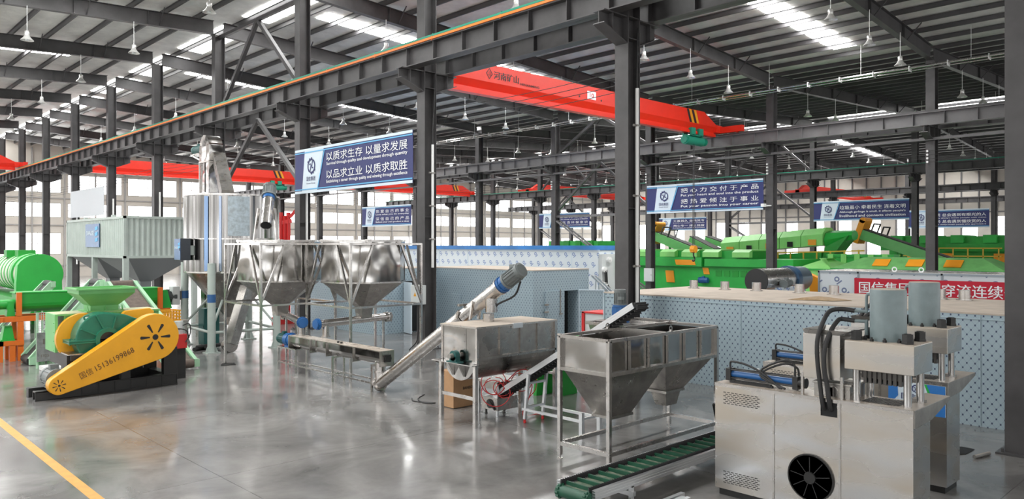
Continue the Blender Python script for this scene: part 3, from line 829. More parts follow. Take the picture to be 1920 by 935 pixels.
P, ph = guard_outline(GC1, .20, GC2, .53, 18.30)
m = MB(); m.prism(P, (0, .27, 0)); bg = m.build('belt_guard', yellow, cr, .012)
m = MB(); yF = 18.297
def slots(c, n, ri, ro, w, a0):
    for k in range(n):
        t = a0 + 2 * PI * k / n; d = V((math.cos(t), 0, math.sin(t))); s = V((-math.sin(t), 0, math.cos(t))); C = V((c[0], yF, c[1]))
        m.add([C + d * ri - s * w * .3, C + d * ri + s * w * .3, C + d * (ro - w * .4) + s * w * .8, C + d * ro + s * w * .4, C + d * ro - s * w * .4, C + d * (ro - w * .4) - s * w * .8], [(0, 1, 2, 3, 4, 5)])
    m.add([(c[0] + ri * .55 * math.cos(2 * PI * k / 14), yF, c[1] + ri * .55 * math.sin(2 * PI * k / 14)) for k in range(14)], [tuple(range(14))])
slots(GC2, 6, .12, .33, .045, 0); slots(GC1, 8, .045, .13, .014, .2)
m.build('vent_slots', black, bg)
m = MB(); ux = V((math.cos(ph), 0, math.sin(ph))); uy = V((-math.sin(ph), 0, math.cos(ph)))
o = V((GC1[0], yF, GC1[1])) + ux * .42 - uy * .10
lettering(m, '国信', o, ux, uy, width=.27, height=.15, bold=.0)
lettering(m, '15136199868', o + ux * .33 + uy * .01, ux, uy, width=.86, height=.125, bold=.005)
m.build('lettering', mat('brown_guard_print', (.12, .05, .01), .6), bg)
# second guard seen behind the gearbox
m = MB(); m.cyl((5.02, 19.26, 1.2), (5.02, 19.4, 1.2), .56, n=36); m.prism([(5.7, 19.26, 1.55), (6.5, 19.26, 1.5), (6.55, 19.26, 1.72), (6.45, 19.26, 1.8), (5.9, 19.26, 1.76)], (0, .14, 0))
m.build('gear_guard', yellow, cr, .01)
# gearbox
def gb_outline(y):
    P = []
    for k in range(19):
        t = math.radians(78 + 185 * k / 18); P.append((5.28 + .56 * math.cos(t), y, 1.23 + .56 * math.sin(t)))
    return P + [(5.55, y, .74), (6.1, y, 1.0), (6.35, y, 1.25), (6.25, y, 1.5), (5.75, y, 1.72)]
m = MB(); m.prism(gb_outline(18.74), (0, .46, 0)); gx_ = m.build('gearbox', teal, cr, .03)
m = MB(); m.box(4.58, 5.9, 18.68, 19.22, 1.13, 1.17); m.box(4.58, 5.9, 18.68, 19.22, 1.175, 1.21)
for a in (.35, 1.1, 1.9, 2.7): m.bar((5.36 + .24 * math.cos(a), 18.72, 1.19 + .24 * math.sin(a)), (5.3 + .53 * math.cos(a), 18.72, 1.23 + .53 * math.sin(a)), .03, .04, (0, 1, 0))
for x in (4.62, 4.72, 5.75): m.cyl((x, 18.8, 1.1), (x, 18.8, 1.25), .02, n=6)
m.build('split_flange', teal, gx_, .005)
m = MB(); m.pipe((5.36, 18.66, 1.19), (5.36, 18.76, 1.19), .26, .17, 28); m.build('bearing_boss', teal, gx_, .008)
m = MB(); m.cyl((5.36, 18.68, 1.19), (5.36, 18.74, 1.19), .17, n=28); m.cyl((5.36, 18.64, 1.19), (5.36, 18.69, 1.19), .05, n=12); m.build('bearing_cover', black, gx_)
m = MB(); m.tube([(4.93, 18.8, 1.62), (4.9, 18.8, 1.72), (5.0, 18.8, 1.74)], .02); m.build('lifting_eye', teal, gx_)
# housing and hopper
m = MB(); m.box(4.66, 6.72, 19.44, 20.22, .92, 1.72); m.box(4.47, 4.53, 19.4, 20.25, .9, 1.75); m.box(4.5, 6.75, 19.42, 20.25, 1.71, 1.75)
for z in (.95, 1.15, 1.35, 1.55): m.cyl((4.46, 19.5, z), (4.47, 19.5, z), .012, n=6)
hs = m.build('housing', green, cr, .01)
m = MB(); m.box(4.5, 6.72, 19.42, 20.23, 1.751, 1.757); m.build('dusty_top', mat('dusty_cream_top', (.55, .56, .36), .8, var=.2), hs)
m = MB(); hp = [rect(5.22, 5.82, 19.5, 20.05, 1.78), rect(5.22, 5.82, 19.5, 20.05, 1.90), rect(4.92, 6.12, 19.28, 20.22, 2.19), rect(4.92, 6.12, 19.28, 20.22, 2.30)]
m.loft(hp); m.loft([rect(4.98, 6.06, 19.34, 20.16, 2.31), rect(4.98, 6.06, 19.34, 20.16, 2.2), rect(5.25, 5.79, 19.53, 20.02, 1.9)], False, True)
fh = m.build('feed_hopper', green, cr)
m = MB()
for a, b in (((4.9, 19.26), (6.14, 19.26)), ((4.9, 20.24), (6.14, 20.24)), ((4.9, 19.26), (4.9, 20.24)), ((6.14, 19.26), (6.14, 20.24))): m.bar((*a, 2.3), (*b, 2.3), .07, .035)
m.box(5.12, 5.92, 19.42, 20.12, 1.76, 1.79)
for x in (5.15, 5.52, 5.89): m.prism([(x, 19.5, 1.9), (x, 19.42, 1.79), (x, 19.5, 1.79)], (.015, 0, 0))
m.build('rim', green, fh)
motor(cr, (4.34, 18.62, .42), (4.34, 19.3, .42), .21, 'motor', pale_grey.copy() if False else grey_m)
m = MB(); m.box(4.2, 4.48, 18.7, 19.15, .2, .24); m.box(4.22, 4.28, 18.72, 19.1, .22, .34); m.box(4.4, 4.46, 18.72, 19.1, .22, .34); m.build('motor_foot', grey_m, cr)

# ---------------- double hopper on legs
dh = thing('double_hopper', 'open stainless double hopper with two cones, on square-tube legs over the green belt', 'hopper', (10.2, 7.5, 0))
X0, X1, YA, YB, HT, HM = 8.75, 11.68, 7.05, 8.02, 1.90, 1.40
m = MB(); m.loft([rect(X0 + .03, X1 - .03, YA + .03, YB - .03, HM), rect(X0 + .03, X1 - .03, YA + .03, YB - .03, HT - .03)]); m.build('bin_wall', stainless, dh)
m = MB(); XM = (X0 + X1) / 2
m.box(XM - .02, XM + .02, YA + .03, YB - .03, HM, HT - .02); m.build('divider', stainless_dk, dh)
for k, (a, b) in enumerate(((X0 + .03, XM), (XM, X1 - .03))):
    c = (a + b) / 2; yc = (YA + YB) / 2; w = .17
    m = MB(); m.loft([rect(a, b, YA + .03, YB - .03, HM), rect(c - .3, c + .18, yc - w, yc + w, .66 if k == 0 else .86)], sm=False)
    cn = m.build('hopper_cone', stainless_dk if k == 0 else stainless_dk, dh)
    m = MB(); z = .66 if k == 0 else .86
    m.loft([rect(c - .33, c + .21, yc - w - .03, yc + w + .03, z - .02), rect(c - .33, c + .21, yc - w - .03, yc + w + .03, z + .02)], True, True)
    if k == 1: m.loft([rect(c - .28, c + .16, yc - w + .02, yc + w - .02, z - .02), rect(c - .2, c + .1, yc - w + .06, yc + w - .06, z - .25)])
    m.build('outlet', stainless_dk, cn)
m = MB()
def sq(p, q, w=.05): m.bar(p, q, w, w)
for z in (HT,):
    for a, b in (((X0, YA), (X1, YA)), ((X1, YA), (X1, YB)), ((X1, YB), (X0, YB)), ((X0, YB), (X0, YA))): m.bar((*a, z), (*b, z), .06, .045)
m.bar((XM, YA, HT), (XM, YB, HT), .05, .045)
m.build('top_rim', stainless_dk, dh)
m = MB()
for a, b in (((X0, YA), (X1, YA)), ((X1, YA), (X1, YB)), ((X1, YB), (X0, YB)), ((X0, YB), (X0, YA))): m.bar((*a, HM), (*b, HM), .05, .05)
for k in range(1, 6):
    x = X0 + (X1 - X0) * k / 6
    for y in (YA, YB): m.bar((x, y, HM), (x, y, HT), .04, .025)
m.build('side_rib', stainless_dk, dh)
for x, y in ((X0, YA), (X0, YB), (X1, YA), (X1, YB)):
    m = MB(); m.bar((x, y, .06), (x, y, HT), .06, .06, (1, 0, 0)); lg = m.build('leg', stainless_sm, dh)
    m = MB(); m.cyl((x, y, .0), (x, y, .012), .045, n=14); m.cyl((x, y, .01), (x, y, .07), .014, n=8); m.build('levelling_foot', stainless_sm, lg)
m = MB()
for a, b in (((X0, YA), (X1, YA)), ((X0, YB), (X1, YB)), ((X0, YA), (X0, YB)), ((X1, YA), (X1, YB))): m.bar((*a, .24), (*b, .24), .05, .06)
m.build('bottom_rail', stainless_sm, dh)
for x, y in ((XM - .3, YB), (XM + .1, YA)):
    m = MB(); m.ring((x, y, HT + .07), (0, 1, 0), .05, .025, 14); m.cyl((x, y - .01, HT + .02), (x, y + .01, HT + .05), .03, n=8); m.add([], []); m.build('lifting_ring', stainless_dk, dh)

# ---------------- ribbon mixer
mx_ = thing('ribbon_mixer', 'stainless U-trough mixer with a dusty flat lid and end bearing, beside the cardboard box', 'mixer', (10.15, 10.9, 0))
A0, A1, B0, B1 = 9.12, 11.2, 10.40, 11.38
yc = (B0 + B1) / 2; R_ = (B1 - B0) / 2 - .02; zc = 1.27
def uprof(x):
    P = [(x, B1 - .02, 1.79), (x, B1 - .02, zc)]
    for k in range(1, 20):
        t = PI * k / 20; P.append((x, yc + R_ * math.cos(t), zc - R_ * math.sin(t)))
    return P + [(x, B0 + .02, zc), (x, B0 + .02, 1.79)]
m = MB(); m.loft([uprof(A0 + .02), uprof(A1 - .02)], False, False, False); m.build('trough', stainless_dk, mx_)
m = MB()
m.prism(uprof(A1 - .02), (.02, 0, 0)); m.build('end_plate', stainless, mx_)
m = MB(); m.prism(uprof(A0), (.02, 0, 0))
m.box(A0 - .006, A0, yc - .2, yc + .18, zc + .08, 1.76)
for y in (yc - .16, yc + .14):
    for z in (1.4, 1.53, 1.66): m.cyl((A0 - .012, y, z), (A0 - .004, y, z), .01, n=6)
m.build('end_plate', stainless, mx_)
m = MB(); m.box(A0 - .04, A1 + .03, B0 - .04, B1 + .03, 1.79, 1.82); lid = m.build('lid', stainless_dust, mx_)
m = MB(); m.box(A0 - .03, A1 + .02, B0 - .03, B1 + .02, 1.8201, 1.824); m.build('dust_layer', dust_m, lid)
m = MB(); m.pipe((9.95, 11.0, 1.81), (9.95, 11.0, 1.98), .11, .1, 24); m.build('filling_port', stainless_sm, lid)
m = MB()
for x in (9.72, 10.25, 10.72):
    m.box(x - .03, x + .03, B0 - .01, B0 + .02, zc, 1.79)
m.box(A0, A1, B0 - .035, B0 + .02, zc - .05, zc - .01); m.box(A0, A1, B1 - .02, B1 + .035, zc - .05, zc - .01)
m.build('side_rib', stainless_dk, mx_)
m = MB()
m.box(10.0, 10.25, B0 - .05, B0 + .01, 1.74, 1.83)
m.build('latch', alu, mx_)
for x, y in ((A0 - .03, B0), (A0 - .03, B1), (A1, B0), (A1, B1)):
    m = MB(); m.bar((x, y, 0), (x, y, 1.79 if x > 10 else 1.15), .07, .07, (1, 0, 0))
    if x < 10: m.bar((x + .04, y, 1.1), (x + .04, y, 1.79), .05, .05, (1, 0, 0))
    m.build('leg', stainless_sm, mx_)
m = MB(); m.bar((A0 - .03, B0, .52), (A0 - .03, B1, .52), .04, .06); m.build('cross_rail', stainless_sm, mx_); m = MB(); m.bar((A1, B0, .75), (A1, B1, .75), .05, .05); m.build('cross_rail', stainless_sm, mx_)
m = MB(); m.box(A0 - .2, A0, B0 - .1, B1 + .08, 1.135, 1.15)
for y in (yc - .18, yc + .14): m.prism([(A0 - .16, y, 1.13), (A0, y, 1.13), (A0 - .01, y, .88)], (0, .05, 0))
m.prism([(A0 - .2, B1 + .08, 1.135), (A0, B1 + .08, 1.135), (A0, B1 + .08, 1.05)], (0, .01, 0)); m.build('bearing_shelf', stainless, mx_)
m = MB(); m.box(A0 - .19, A0 - .04, yc - .17, yc + .15, 1.15, 1.17); m.cyl((A0 - .17, yc - .01, 1.27), (A0 - .07, yc - .01, 1.27), .095, n=20); m.box(A0 - .17, A0 - .07, yc - .1, yc + .08, 1.16, 1.25)
bb = m.build('bearing_block', teal_d, mx_)
m = MB(); m.cyl((A0 - .25, yc - .01, 1.27), (A0 + .0, yc - .01, 1.27), .045, n=14); m.build('shaft', greyplate, bb)

# ---------------- cardboard box and its lettering, floor cable
cb_ = thing('cardboard_box', 'brown cardboard box on the floor behind the mixer leg', 'box', (10.15, 12.15, 0))
m = MB(); m.box(9.83, 10.48, 11.92, 12.4, .01, .74); m.build('carton', card, cb_, .006)
m = MB(); lettering(m, 'BANBOS', (10.08, 11.915, .36), (1, 0, 0), (0, 0, 1), width=.3, height=.06, bold=.01); m.build('lettering', black, cb_)
m = MB(); m.tube([(10.3, 13.5, .012), (9.9, 13.2, .012), (9.75, 12.8, .012), (9.9, 12.6, .012), (9.7, 13.05, .012), (9.85, 13.35, .012)], .012, 6); tag(m.build('floor_cable', rubber), 'loose black cable on the floor left of the cardboard box', 'cable')

# ---------------- small weighing stand with red hoses under the mixer
ws = thing('weighing_stand', 'low stainless stand under the mixer, tangled with red hoses', 'stand', (10.35, 11.15, 0))
m = MB(); m.box(10.0, 10.75, 10.8, 11.4, .62, .66); m.box(10.05, 10.7, 10.85, 11.35, .50, .62); m.build('platform', stainless_dk, ws)
for x, y in ((10.03, 10.83), (10.72, 10.83), (10.03, 11.37), (10.72, 11.37)):
    m = MB(); m.bar((x, y, 0), (x, y, .62), .045, .045, (1, 0, 0)); m.build('leg', alu, ws)
rh = thing('red_hose', 'tangle of thin red air hoses hanging below the mixer', 'hose', (10.1, 10.9, .3))
m = MB()
for k in range(7):
    c = V((9.75 + rnd.random() * .75, 10.7 + rnd.random() * .35, .35 + rnd.random() * .3)); r = .14 + rnd.random() * .14; a = rnd.random() * 3
    m.tube([c + V((r * math.cos(t) * .7, r * math.cos(t) * -.7, r * math.sin(t))) + V((.02 * t, 0, 0)) for t in [a + i * .45 for i in range(15)]], .009, 6)
m.tube([(10.6, 10.75, .66), (10.75, 10.7, .75), (10.9, 10.65, .7), (10.85, 10.6, .45), (10.6, 10.55, .3), (10.4, 10.5, .012), (10.8, 10.4, .012)], .01, 6)
m.tube([(10.2, 10.75, .66), (10.4, 10.65, .85), (10.7, 10.65, .82), (10.75, 10.6, .5), (10.5, 10.5, .14), (10.7, 10.35, .012)], .01, 6)
m.build('hose_loops', redhose, rh)

# ---------------- slim aluminium belt conveyor rising into the double hopper
ac = thing('belt_conveyor', 'slim aluminium belt conveyor rising from the mixer into the double hopper', 'conveyor', (10.25, 9.4, 0))
p0, p1 = V((10.25, 11.0, .36)), V((10.25, 7.62, 2.32)); d = (p1 - p0).normalized(); nrm = V((0, d.z, -d.y)) * -1
if nrm.z < 0: nrm = -nrm
for s in (-1, 1):
    o = V((s * .16, 0, 0)); m = MB()
    m.bar(p0 + o, p1 + o, .035, .10, nrm)
    for k in (-.02, .02): m.bar(p0 + o + V((s * .019, 0, 0)) + nrm * k, p1 + o + V((s * .019, 0, 0)) + nrm * k, .004, .008, nrm)
    m.build('side_rail', alu, ac)
m = MB(); m.bar(p0 + nrm * .0, p1 + nrm * .0, .28, .012, nrm); m.bar(p0 - nrm * .06, p1 - nrm * .06, .28, .012, nrm)
L_ = (p1 - p0).length
for k in range(44):
    c = p0 + d * (L_ * (k + .5) / 44)
    m.bar(c - V((.14, 0, 0)) - nrm * .08, c + V((.14, 0, 0)) - nrm * .08, .02, .045, nrm)
for q in (p0, p1):
    m.cyl(q + V((-.14, 0, 0)) - nrm * .03, q + V((.14, 0, 0)) - nrm * .03, .05, n=16)
    for k in range(6):
        t = k * PI / 3; m.cyl(q + V((-.15, 0, 0)) - nrm * .03 + (d * math.cos(t) + nrm * math.sin(t)) * .055, q + V((.15, 0, 0)) - nrm * .03 + (d * math.cos(t) + nrm * math.sin(t)) * .055, .018, n=6)
m.build('belt', rubber, ac)
m = MB(); m.box(9.95, 10.5, 10.75, 11.2, .12, .36); m.build('drive_box', stainless_dk, ac)
m = MB(); m.cyl((9.93, 10.95, .24), (9.95, 10.95, .24), .09, n=18); m.bar((9.93, 10.95, .3), (9.93, 10.8, .14), .03, .03); m.build('drive_cover', black, ac)
fr = MB()
for x in (10.0, 10.48):
    fr.bar((x, 10.1, .26), (x, 8.62, .26), .045, .045)
    fr.bar((x, 10.05, .08), (x, 9.95, 1.0 if False else .92), .05, .05, (1, 0, 0)); fr.bar((x, 8.66, .02), (x, 8.66, .42), .07, .07, (1, 0, 0)); fr.bar((x, 9.98, .5), (x, 9.98, .5 + .3), .04, .04, (1, 0, 0))
fr.bar((10.0, 10.02, .3), (10.48, 10.02, .3), .04, .04); fr.bar((10.0, 8.66, .3), (10.48, 8.66, .3), .04, .04); fr.bar((10.0, 9.97, .75), (10.48, 9.97, .75), .04, .04)
fr.build('stand', alu, ac)
for x in (10.0, 10.48):
    for y in (10.05, 8.66):
        m = MB(); m.cyl((x - .012, y, .03), (x + .012, y, .03), .03, n=12); m.bar((x, y, .03), (x, y, .09), .03, .03, (1, 0, 0)); m.build('caster', red_s if y > 9 else black, ac)
for x in (9.98, 10.46):
    m = MB(); m.cyl((x - .012, 11.1, .03), (x + .012, 11.1, .03), .03, n=12); m.bar((x, 11.1, .03), (x, 11.1, .13), .03, .03, (1, 0, 0)); m.build('caster', black, ac)

# ---------------- green belt conveyor low on the floor
gc = thing('belt_conveyor', 'low green cleated belt conveyor beneath the double hopper', 'conveyor', (9, 6.3, 0))
CY0, CY1, CZ = 6.0, 6.58, .27
for y in (CY0, CY1):
    m = MB(); m.box(7.15, 11.1, y - .025, y + .025, CZ - .07, CZ + .05)
    for z in (-.035, .0, .03): m.box(7.15, 11.1, y - .03, y + .03, CZ + z, CZ + z + .008)
    m.bar((11.1, y, CZ), (12.3, y, CZ + .85), .05, .12); m.build('side_rail', alu, gc)
m = MB(); m.box(7.12, 11.1, CY0 + .09, CY1 - .09, CZ - .02, CZ + .005); m.bar((11.1, 6.29, CZ), (12.3, 6.29, CZ + .85), .38, .02); m.build('belt', belt_dusty, gc)
m = MB()
for k in range(19): m.box(7.2 + k * .21, 7.225 + k * .21, CY0 + .09, CY1 - .09, CZ + .005, CZ + .05)
for k in range(6): m.bar((11.15 + k * .19, CY0 + .09, CZ + .06 + k * .135), (11.15 + k * .19, CY1 - .09, CZ + .06 + k * .135), .025, .04)
m.build('cleats', green_belt, gc)
for y in (CY0 + .06, CY1 - .06):
    n = 95; m = MB()
    for k in range(n): x = 7.12 + k * .042; m.add([(x, y - .018, CZ), (x + .021, y + .018, CZ), (x + .042, y - .018, CZ), (x, y - .018, CZ + .075), (x + .021, y + .018, CZ + .075), (x + .042, y - .018, CZ + .075)], [(0, 1, 4, 3), (1, 2, 5, 4)])
    m.build('skirt', rubber, gc)
m = MB(); m.cyl((7.12, CY0 + .03, CZ - .06), (7.12, CY1 - .03, CZ - .06), .075, n=18)
for k in range(10):
    t = 2 * PI * k / 10
    for y in (CY0 + .07, CY1 - .07): m.cyl((7.12 + .08 * math.cos(t), y - .02, CZ - .06 + .08 * math.sin(t)), (7.12 + .08 * math.cos(t), y + .02, CZ - .06 + .08 * math.sin(t)), .018, n=6)
m.build('end_roller', green_belt, gc)
for x in (7.9, 10.2):
    m = MB()
    for y in (CY0, CY1): m.bar((x, y, .05), (x, y, CZ - .05), .05, .05, (1, 0, 0)); m.cyl((x, y - .015, .04), (x, y + .015, .04), .04, n=12)
    m.bar((x, CY0 - .05, .12), (x, CY1 + .05, .12), .06, .06); m.build('leg', alu, gc)
m = MB(); m.bar((11.0, CY0 - .02, .3), (10.85, CY0 - .02, .75), .03, .03); m.bar((10.85, CY0 - .02, .75), (11.4, CY0 - .02, .62), .03, .03); m.bar((10.85, CY1 + .02, .75), (11.5, CY1 + .02, .62), .03, .03); m.bar((10.85, CY0 - .02, .75), (10.85, CY1 + .02, .75), .03, .03)
m.bar((11.0, CY1 + .02, .3), (10.85, CY1 + .02, .75), .03, .03); m.build('guide_bracket', black, gc)
m = MB(); m.box(7.4, 8.5, 5.5, 5.56, 0, .05); m.box(7.4, 8.5, 5.58, 5.64, 0, .04); m.box(7.6, 8.6, 5.66, 5.72, 0, .05)
tag(m.build('aluminium_profile', alu), 'loose aluminium profiles lying on the floor beside the green belt', 'profile')

# ---------------- hydraulic presses
def press(X, Yr, Yl, lab, near):
    t = thing('hydraulic_press', lab, 'press', (X + .3, (Yr + Yl) / 2, 0), 'hydraulic presses')
    D, HTc = .56, 1.47; W = Yl - Yr
    m = MB(); m.box(X + .01, X + D - .01, Yr + .01, Yl - .01, .09, HTc - .005); m.build('cabinet', press_steel, t)
    m = MB(); m.box(X + .04, X + D - .04, Yr + .04, Yl - .04, 0, .09); m.build('plinth', black, t)
    j = [Yl, Yl - W * .337, Yl - W * .672, Yr]
    for k in range(3):
        m = MB(); a, b = j[k + 1] + .006, j[k] - .006
        if k == 1 and near:
            w0 = j[2] + .03; m.box(X - .008, X + .01, a, b, .1, 1.27); m.box(X - .008, X + .01, w0 + .2, b, 1.27, HTc - .01); m.box(X - .008, X + .01, a, w0 - .0, 1.27, HTc - .01)
            m.box(X - .008, X + .01, w0, w0 + .2, 1.45, HTc - .01)
        else: m.box(X - .008, X + .01, a, b, .1, HTc - .01)
        pn = m.build('side_panel', press_steel, t)
        m = MB()
        for z in (.16, .5, .95, 1.40):
            for y in (a + .02, b - .02): m.cyl((X - .012, y, z), (X - .006, y, z), .008, n=8)
        m.build('rivets', chrome, pn)
        if k == 0:
            for z0 in (.26, 1.30):
                m = MB()
                for rr in range(7):
                    for cc in range(9):
                        y = j[0] - .13 - cc * .056 - (.028 if rr % 2 else 0); z = z0 + .075 - rr * .024
                        m.add([(X - .0095, y, z), (X - .0095, y - .036, z), (X - .0095, y - .04, z - .005), (X - .0095, y - .036, z - .01), (X - .0095, y, z - .01), (X - .0095, y + .004, z - .005)], [(0, 1, 2, 3, 4, 5)])
                m.build('vent_slots', black, pn)
    m = MB(); m.box(X - .012, X + D + .0, Yr, Yl, HTc - .004, HTc + .012); m.build('top_plate', stainless_dust, t)
    m = MB(); m.box(X - .014, X - .004, Yr, Yl, HTc - .03, HTc + .012)
    for q in j[1:3]: m.box(X - .02, X, q - .012, q + .012, .1, HTc - .02)
    m.build('edge_trim', stainless_sm, t)
    m = MB(); m.prism([(X, Yr - .01, HTc + .015), (X + 1.2, Yr - .01, HTc + .015), (X + 1.2, Yr - .01, HTc - .03), (X + .55, Yr - .01, HTc - .17), (X, Yr - .01, HTc - .19)], (0, .28, 0)); m.build('press_table', greyplate, t, .006)
    m = MB()
    for k in range(12):
        for q in range(8): m.box(X + .12 + q * .045, X + .15 + q * .045, Yr + .2 + k * .035, Yr + .225 + k * .035, HTc + .016, HTc + .02)
    m.build('mesh_grate', black, t)
    hx0, hx1, hy0, hy1 = X, X + .6, Yr + .0, Yr + .76
    m = MB(); m.box(hx0, hx1, hy0, hy1, 1.86, 2.19); hd = m.build('head_block', press_steel, t, .006)
    m = MB(); m.box(hx0 + .005, hx1 - .005, hy0 + .005, hy1 - .005, 2.191, 2.197); m.build('dust_layer', dust_m, hd)
    for x in (X + .1, X + .5):
        for y in (hy0 + .1, hy1 - .1):
            m = MB(); m.cyl((x, y, HTc), (x, y, 1.87), .042, n=18); m.build('guide_rod', chrome, t)
            m = MB(); m.cyl((x, y, 2.19), (x, y, 2.225), .068, n=6, ph=.3); m.cyl((x, y, 2.225), (x, y, 2.305), .062, n=6, ph=.3); m.cyl((x, y, 2.3), (x, y, 2.312), .04, n=6); m.build('rod_nut', black, hd)
    cx, cy = X + .3, Yr + .38
    m = MB(); m.lathe([(.195, 2.19), (.195, 2.775), (.188, 2.79)], (cx, cy, 0), n=40); cyl_ = m.build('press_cylinder', cyl_grey, t)
    m = MB(); m.cyl((cx, cy, 2.79), (cx, cy, 2.797), .185, n=40); m.build('dust_layer', dust_m, cyl_)
    m = MB()
    for k in range(10):
        a = 2 * PI * k / 10 + .2; x, y = cx + .245 * math.cos(a), cy + .245 * math.sin(a)
        m.cyl((x, y, 2.19), (x, y, 2.225), .024, n=6); m.cyl((x, y, 2.22), (x, y, 2.245), .014, n=8)
    m.build('flange_bolts', black, hd)
    m = MB(); m.box(X + .14, X + .44, hy0 + .16, hy1 - .14, 1.76, 1.86)
    for k in range(8):
        y = hy0 + .17 + k * .055; m.box(X + .12, X + .46, y, y + .035, 1.705, 1.86)
    m.build('stamp_die', mat('oily_die_steel', (.09, .085, .08), .4, .8), t)
    m = MB(); m.box(X + .52, X + .56, hy0 + .05, hy0 + .2, HTc + .01, HTc + .05); m.cyl((X + .5, hy0 + .12, HTc + .04), (X + .6, hy0 + .12, HTc + .04), .025, n=10); m.build('clamp', greyplate, t)
    # feed box over the table
    f0, f1 = Yr + .82, Yr + 1.27
    m = MB(); m.box(X + .02, X + .5, f0, f1, 1.70, 2.24); fb = m.build('feed_box', stainless_sm if False else press_steel, t, .005)
    m = MB(); m.loft([rect(X + .02, X + .5, f0 + .02, f1 - .02, 2.235), rect(X - .0, X + .66, f0 - .12, f1, 2.29)])
    m.loft([rect(X + .04, X + .48, f0 + .04, f1 - .04, 2.245), rect(X + .02, X + .64, f0 - .1, f1 - .02, 2.292)], True)
    m.build('feed_rim', stainless_dk, fb)
    m = MB()
    for y in (f0 - .02, f1 + .01): m.bar((X + .03, y, HTc), (X + .03, y, 1.75), .03, .03, (1, 0, 0)); m.bar((X + .48, y, HTc), (X + .48, y, 1.75), .03, .03, (1, 0, 0))
    m.build('feed_leg', stainless_sm, t)
    m = MB(); m.box(X + .06, X + .5, f0 - .1, f0 + .33, HTc + .01, 1.64); m.box(X + .05, X + .52, f0 - .12, f0 + .35, 1.64, 1.665); dr = m.build('feed_drawer', stainless_dk, t, .004)
    m = MB(); m.cyl((X + .05, f0 + .1, 1.56), (X + .06, f0 + .1, 1.56), .06, n=20); m.box(X + .05, X + .06, f0 + .1, f0 + .28, 1.50, 1.61); m.build('drawer_front', stainless_sm, dr)
    # horizontal feed cylinder
    c0, c1, xx = Yl - .1, Yr + 1.42, X + .22
    m = MB(); m.cyl((xx, c0, 1.585), (xx, c1, 1.585), .042, n=16); fc = m.build('feed_cylinder', blue, t)
    m = MB()
    for y in (c0, c1 + .02): m.box(xx - .065, xx + .065, y - .035, y + .035, 1.5, 1.66)
    for s in (-1, 1):
        for z in (1.535, 1.645): m.cyl((xx + s * .05, c0, z), (xx + s * .05, c1, z), .009, n=8)
    m.cyl((xx, c1, 1.585), (xx, c1 - .1, 1.585), .065, n=16)
    m.build('end_block', black, fc)
    m = MB(); m.box(xx - .11, xx - .07, c1 + .3, c0 - .05, HTc + .012, HTc + .04)
    for k in range(28): m.box(xx - .115, xx - .065, c1 + .32 + k * (c0 - c1 - .4) / 28, c1 + .335 + k * (c0 - c1 - .4) / 28, HTc + .03, HTc + .055)
    m.build('cable_chain', rubber, t)
    m = MB(); zz = 1.66
    m.tube([(xx, c0, 1.64), (xx, c0, 1.73), (xx - .02, c0 - .06, 1.75), (xx - .03, c0 - .25, 1.73), (xx - .06, c0 - .5, 1.65), (xx - .1, c0 - .75, 1.5)], .014, 8)
    m.tube([(xx, c1 + .05, 1.64), (xx, c1 + .06, 1.8), (xx - .02, c1 + .2, 1.84), (xx - .05, c1 + .5, 1.66), (xx - .1, c0 - .78, 1.5)], .014, 8)
    m.tube([(xx + .05, c1 + .02, 1.64), (xx + .05, c1 + .05, 1.76), (xx, c1 + .22, 1.79), (xx - .05, c1 + .5, 1.62), (xx - .1, c0 - .82, 1.5)], .014, 8)
    m.build('hydraulic_hose', rubber, t)
    # main hoses with steel stub pipes
    m = MB(); hxp = cx - .05; hyp = cy + .235
    m.tube([(cx, cy + .19, 2.72), (cx, hyp, 2.72), (cx, hyp + .01, 2.66), (cx, hyp + .01, 2.5)], .017, 8); m.tube([(cx, hyp + .01, 2.42), (cx, hyp + .01, 2.24)], .022, 8)
    for z in (2.52, 2.40): m.cyl((cx, hyp + .0, z), (cx - .02, hyp + .16, z), .02, n=10)
    m.build('pressure_pipe', cyl_grey, cyl_)
    m = MB()
    if near:
        for z, s, o in ((2.52, 0, .0), (2.40, .06, .085)):
            q = Yr + .83 + .23 - o
            m.tube([(cx - .02, hyp + .14, z), (cx - .06, hyp + .28, z + .015), (cx - .15, hyp + .38 - o, z - .01), (X + .03, q - .04, z - .12), (X - .04, q, z - .32), (X - .055, q + .0, z - .55), (X - .045, q - .03, 1.65), (X - .035, q - .05, 1.45), (X - .0, q - .06, 1.36), (X + .1, q - .06, 1.3)], .027, 10)
    else:
        for z in (2.52, 2.40): m.tube([(cx - .02, hyp + .14, z), (cx - .1, hyp + .3, z), (cx - .2, hyp + .5, z - .15), (cx - .22, hyp + .6, z - .5), (cx - .2, hyp + .6, 1.5)], .027, 8)
    m.build('main_hose', rubber, t)
    if near:
        m = MB(); m.box(X + .0, X + .012, j[2] + .03, j[2] + .23, 1.27, 1.45); m.build('hose_opening', dark_in, t)  # dark plate paints the shade behind the hose hole
        m = MB(); yc_, zc_ = 4.14, .50
        m.pipe((X - .03, yc_, zc_), (X + .01, yc_, zc_), .285, .265, 40); m.cyl((X - .012, yc_, zc_), (X - .0085, yc_, zc_), .27, n=40); fn = m.build('cooling_fan', black, t)
        m = MB()
        for r in [.09 + .0175 * k for k in range(11)]: m.lathe([(r - .0025, -.034), (r + .0025, -.034)], (X, yc_, zc_), (1, 0, 0), 40)
        for k in range(9):
            a = 2 * PI * k / 9 + .15; m.bar((X - .036, yc_ + .07 * math.cos(a), zc_ + .07 * math.sin(a)), (X - .03, yc_ + .28 * math.cos(a), zc_ + .28 * math.sin(a)), .008, .006, (1, 0, 0))
        m.build('fan_grille', rubber, fn)
